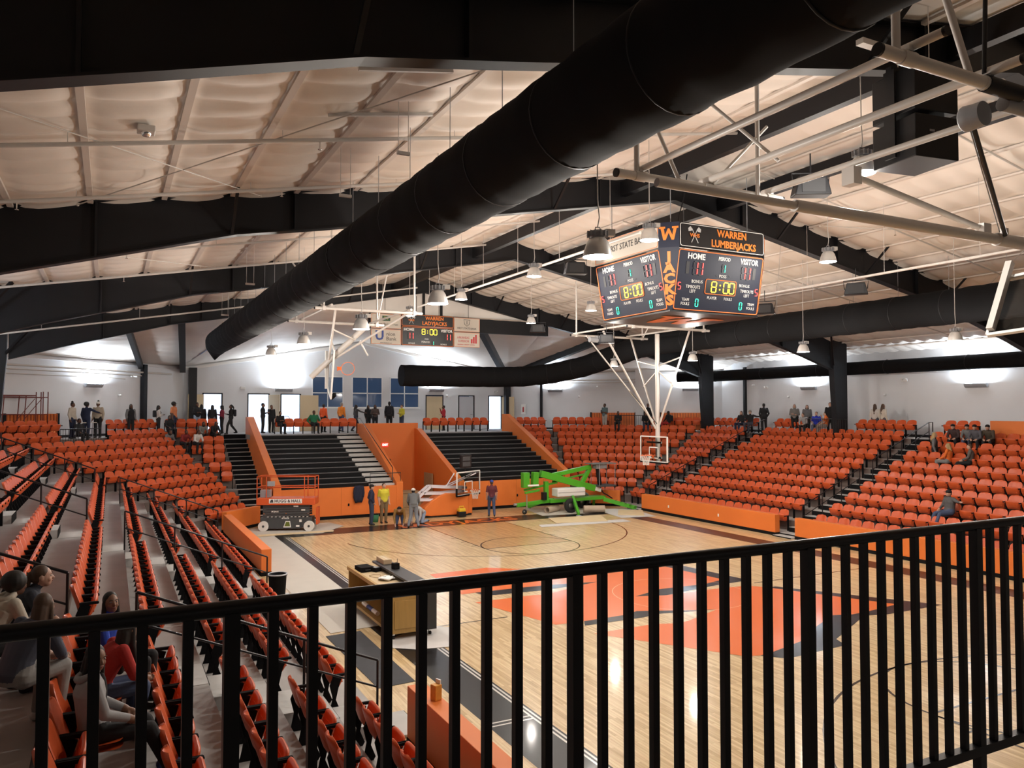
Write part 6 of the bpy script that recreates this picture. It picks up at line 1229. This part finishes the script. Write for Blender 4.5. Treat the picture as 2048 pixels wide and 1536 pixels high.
person('person in a grey jacket and jeans pointing to the right', (-1.1, 27.8, CZ), A(1, .1), 'stand', (.05, .05, .055), (.03, .04, .07), 'd', ('long', 'k'), 1.62, arms='point', legs='walk', group=G3)
person('person in a brown top standing beneath the middle window', (.15, 28.1, CZ), A(-.2, -1), 'stand', (.07, .05, .045), K, 'd', ('long', 'k'), 1.63, arms='fold', group=G3)
person('dark haired person half behind the brown top', (-.15, 28.5, CZ), A(.3, -1), 'stand', K, K, 'd', ('long', 'k'), 1.6, group=G3)
person('tall person in a dark jacket with a backpack, back turned', (1.0, 28.0, CZ), A(.4, .9), 'stand', (.025, .028, .035), K, 'd', ('short', 'k'), 1.82, extra=backpack(), group=G3)
person('person in a yellow hoodie looking down by the third window', (1.75, 27.9, CZ), A(-.9, -.3), 'stand', YL, (.05, .06, .1), 'l', ('short', 'b'), 1.64, arms='fold', group=G3)
person('person in a red shirt walking past the closed wooden door', (4.6, 28.2, CZ), A(-.9, .2), 'stand', (.45, .025, .04), K, 'd', ('short', 'k'), 1.6, arms='raise', group=G3)
# --- right stand
G4 = 'people in the right stand'
person('person in a teal shirt looking at a phone by the right corner wall', (13.95, 24.2, CZ), A(-.8, -.2), 'stand', (.10, .16, .17), (.35, .33, .3), 'd', ('short', 'k'), 1.72, 0, arms='phone', extra=phone, group=G4)
person('person in black sitting beside the corner picket railing', (14.2, 23.1, CZ), A(-.8, -.8), 'sit', K, K, 'd', ('short', 'k'), 1.6, arms='phone', group=G4)
person('person in black standing behind the white backstop braces', (15.9, 22.3, CZ), A(-.7, -.7), 'stand', K, K, 'd', ('short', 'k'), 1.72, group=G4)
person('person in dark blue sitting behind the backstop braces', (15.4, 21.9, CZ), A(-.5, -.8), 'lean', K, (.02, .03, .06), 'm', ('short', 'k'), 1.62, group=G4)
person('person with a black backpack sitting right of the backstop mast', (16.6, 21.2, CZ), A(-.2, .9), 'sit', K, RD, 'd', ('short', 'k'), 1.62, extra=backpack(), group=G4)
person('woman in black leaning back in the top row left of the aisle', (18.25, 16.7, CZ), A(-1, -.2), 'sit', K, NV, 'l', ('long', 'b'), 1.62, group=G4)
person('man in a cap and dark top with an arm over the chair back', (18.25, 16.0, CZ), A(-1, -.3), 'sit', K, (.05, .05, .07), 'l', ('short', 'b'), 1.68, arms='out', hat=(.3, .27, .22), group=G4)
person('man in a long black coat standing at the farther aisle top', (18.3, 15.0, CZ), A(.5, .8), 'stand', K, K, 'd', ('short', 'k'), 1.68, arms='pocket', group=G4)
person('woman in a grey top standing at the railing, left one', (18.6, 13.1, CZ), A(-.8, -.6), 'stand', (.17, .165, .16), K, 'l', ('bob', 'g'), 1.62, arms='fold', wide=1.2, group=G4)
person('woman in a grey blouse standing next to the column railing', (18.7, 12.35, CZ), A(-.8, -.6), 'stand', (.13, .13, .14), K, 'l', ('bob', 'b'), 1.58, arms='down', wide=1.2, group=G4)
person('boy in a royal blue T-shirt sitting inside the column railing', (18.3, 11.4, CZ), A(-.9, -.5), 'sit', (.02, .035, .45), (.1, .12, .2), 'l', ('short', 'b'), 1.58, 0, group=G4)
person('man in a black jacket standing behind the boy in blue', (18.85, 11.0, CZ), A(-.8, -.6), 'stand', K, K, 'l', ('short', 'b'), 1.7, wide=1.15, group=G4)
person('person in an orange shirt sitting beside the boy in blue', (18.2, 10.75, CZ), A(-.6, .6), 'sit', ORG, (.25, .2, .18), 'l', ('short', 'k'), 1.58, 0, arms='raise', group=G4)
person('person in light clothes crouched between the women and the boy', (18.2, 12.0, CZ), A(-.9, -.2), 'lean', LG, K, 'l', ('short', 'b'), 1.56, group=G4)
person('girl in a white top holding a bag behind the top row, left one', (18.95, 8.45, CZ), A(.9, .3), 'stand', WHT, (.1, .1, .12), 'l', ('long', 'b'), 1.6, group=G4)
person('girl in a white sweater with very long brown hair, right one', (18.95, 8.0, CZ), A(.9, -.2), 'stand', (.6, .55, .47), (.1, .1, .12), 'l', ('long', 'b'), 1.6, group=G4)
ZR = lambda k: Z0+RISE*k
person('blonde woman in a black vest standing in the upper right rows', (16.5, 3.75, ZR(6)), A(.5, -.9), 'stand', GY, K, 'l', ('long', 'y'), 1.64, vest=K, group=G4)
person('blonde woman in an orange top sitting in the upper right rows', (15.85, 2.75, ZR(6)), A(-.2, .9), 'sit', ORG, (.2, .2, .2), 'l', ('long', 'y'), 1.62, group=G4)
for lb, x, y, k, tc, bc_, h, ht in (('dark top sitting left in the upper right group', 17.6, 3.55, 8, (.05, .03, .03), K, 'short', K), ('grey shirt and cap sitting in the upper right group', 17.6, 2.95, 8, GY, JE, 'short', K), ('blue-grey shirt and cap beside the grey shirt', 17.3, 2.45, 8, (.10, .10, .12), K, 'short', K), ('brown camouflage jacket at the right end of the group', 17.5, 2.05, 8, (.07, .055, .04), K, 'short', K)):
    person('man in a '+lb, (x, y, ZR(k)), A(-.9, -.2), 'lean', tc, bc_, 'l', (h, 'b'), 1.64, hat=ht, group=G4)
person('person in a grey jumper with legs stretched sideways in the upper rows', (15.9, 1.9, ZR(6)), A(-.5, .9), 'sit', (.12, .115, .11), K, 'l', ('short', 'b'), 1.62, legs='out', group=G4)
S_ = SITTERS['man']; person('man in a cap, black jacket and jeans sprawled alone in the front right rows', (S_[0]-.3, S_[1], S_[2]), A(-.9, .3), 'sit', (.09, .09, .095), JE, 'l', ('short', 'k'), 1.74, 1, arms='out', hat=K, legs='out', vest=None, wide=1.15, group=G4)
# --- workers on the court
G5 = 'workers on the court'
person('worker in a dark navy jacket and jeans standing by the orange wall', (-3.75, 16.05, 0), A(.9, -.1), 'stand', NV, (.04, .055, .1), 'l', ('short', 'k'), 1.78, arms='pocket', hat=K, group=G5)
person('bearded worker in a yellow T-shirt and khaki trousers', (-3.1, 16.35, 0), A(.1, -1), 'stand', YL, KH, 'l', ('short', 'b'), 1.78, 0, arms='down', wide=1.15, group=G5)
person('worker in a brown jacket crouching over the floor', (-2.65, 15.5, 0), A(-.4, -1), 'kneel', (.30, .17, .05), JE, 'l', ('short', 'k'), 1.76, hat=K, group=G5)
person('worker in a grey hoodie, pale jeans and white cap, back turned', (-2.35, 14.6, 0), A(.3, .95), 'stoop', (.13, .14, .15), (.22, .26, .33), 'l', ('short', 'k'), 1.78, arms='down', hat=WHT, legs='wide', group=G5)
person('worker kneeling in a white and black top and light blue jeans', (-1.65, 15.6, 0), A(-.7, -.5), 'kneel', (.5, .5, .5), (.25, .33, .45), 'l', ('bob', 'k'), 1.72, group=G5)
person('man in a maroon shirt, jeans and blue cap walking away on the court', (2.0, 15.95, 0), A(.35, .95), 'stand', (.11, .025, .035), JE, 'l', ('short', 'b'), 1.74, 0, arms='down', legs='walk', hat=(.03, .06, .3), group=G5)
bpy.data.scenes.remove(TMP)
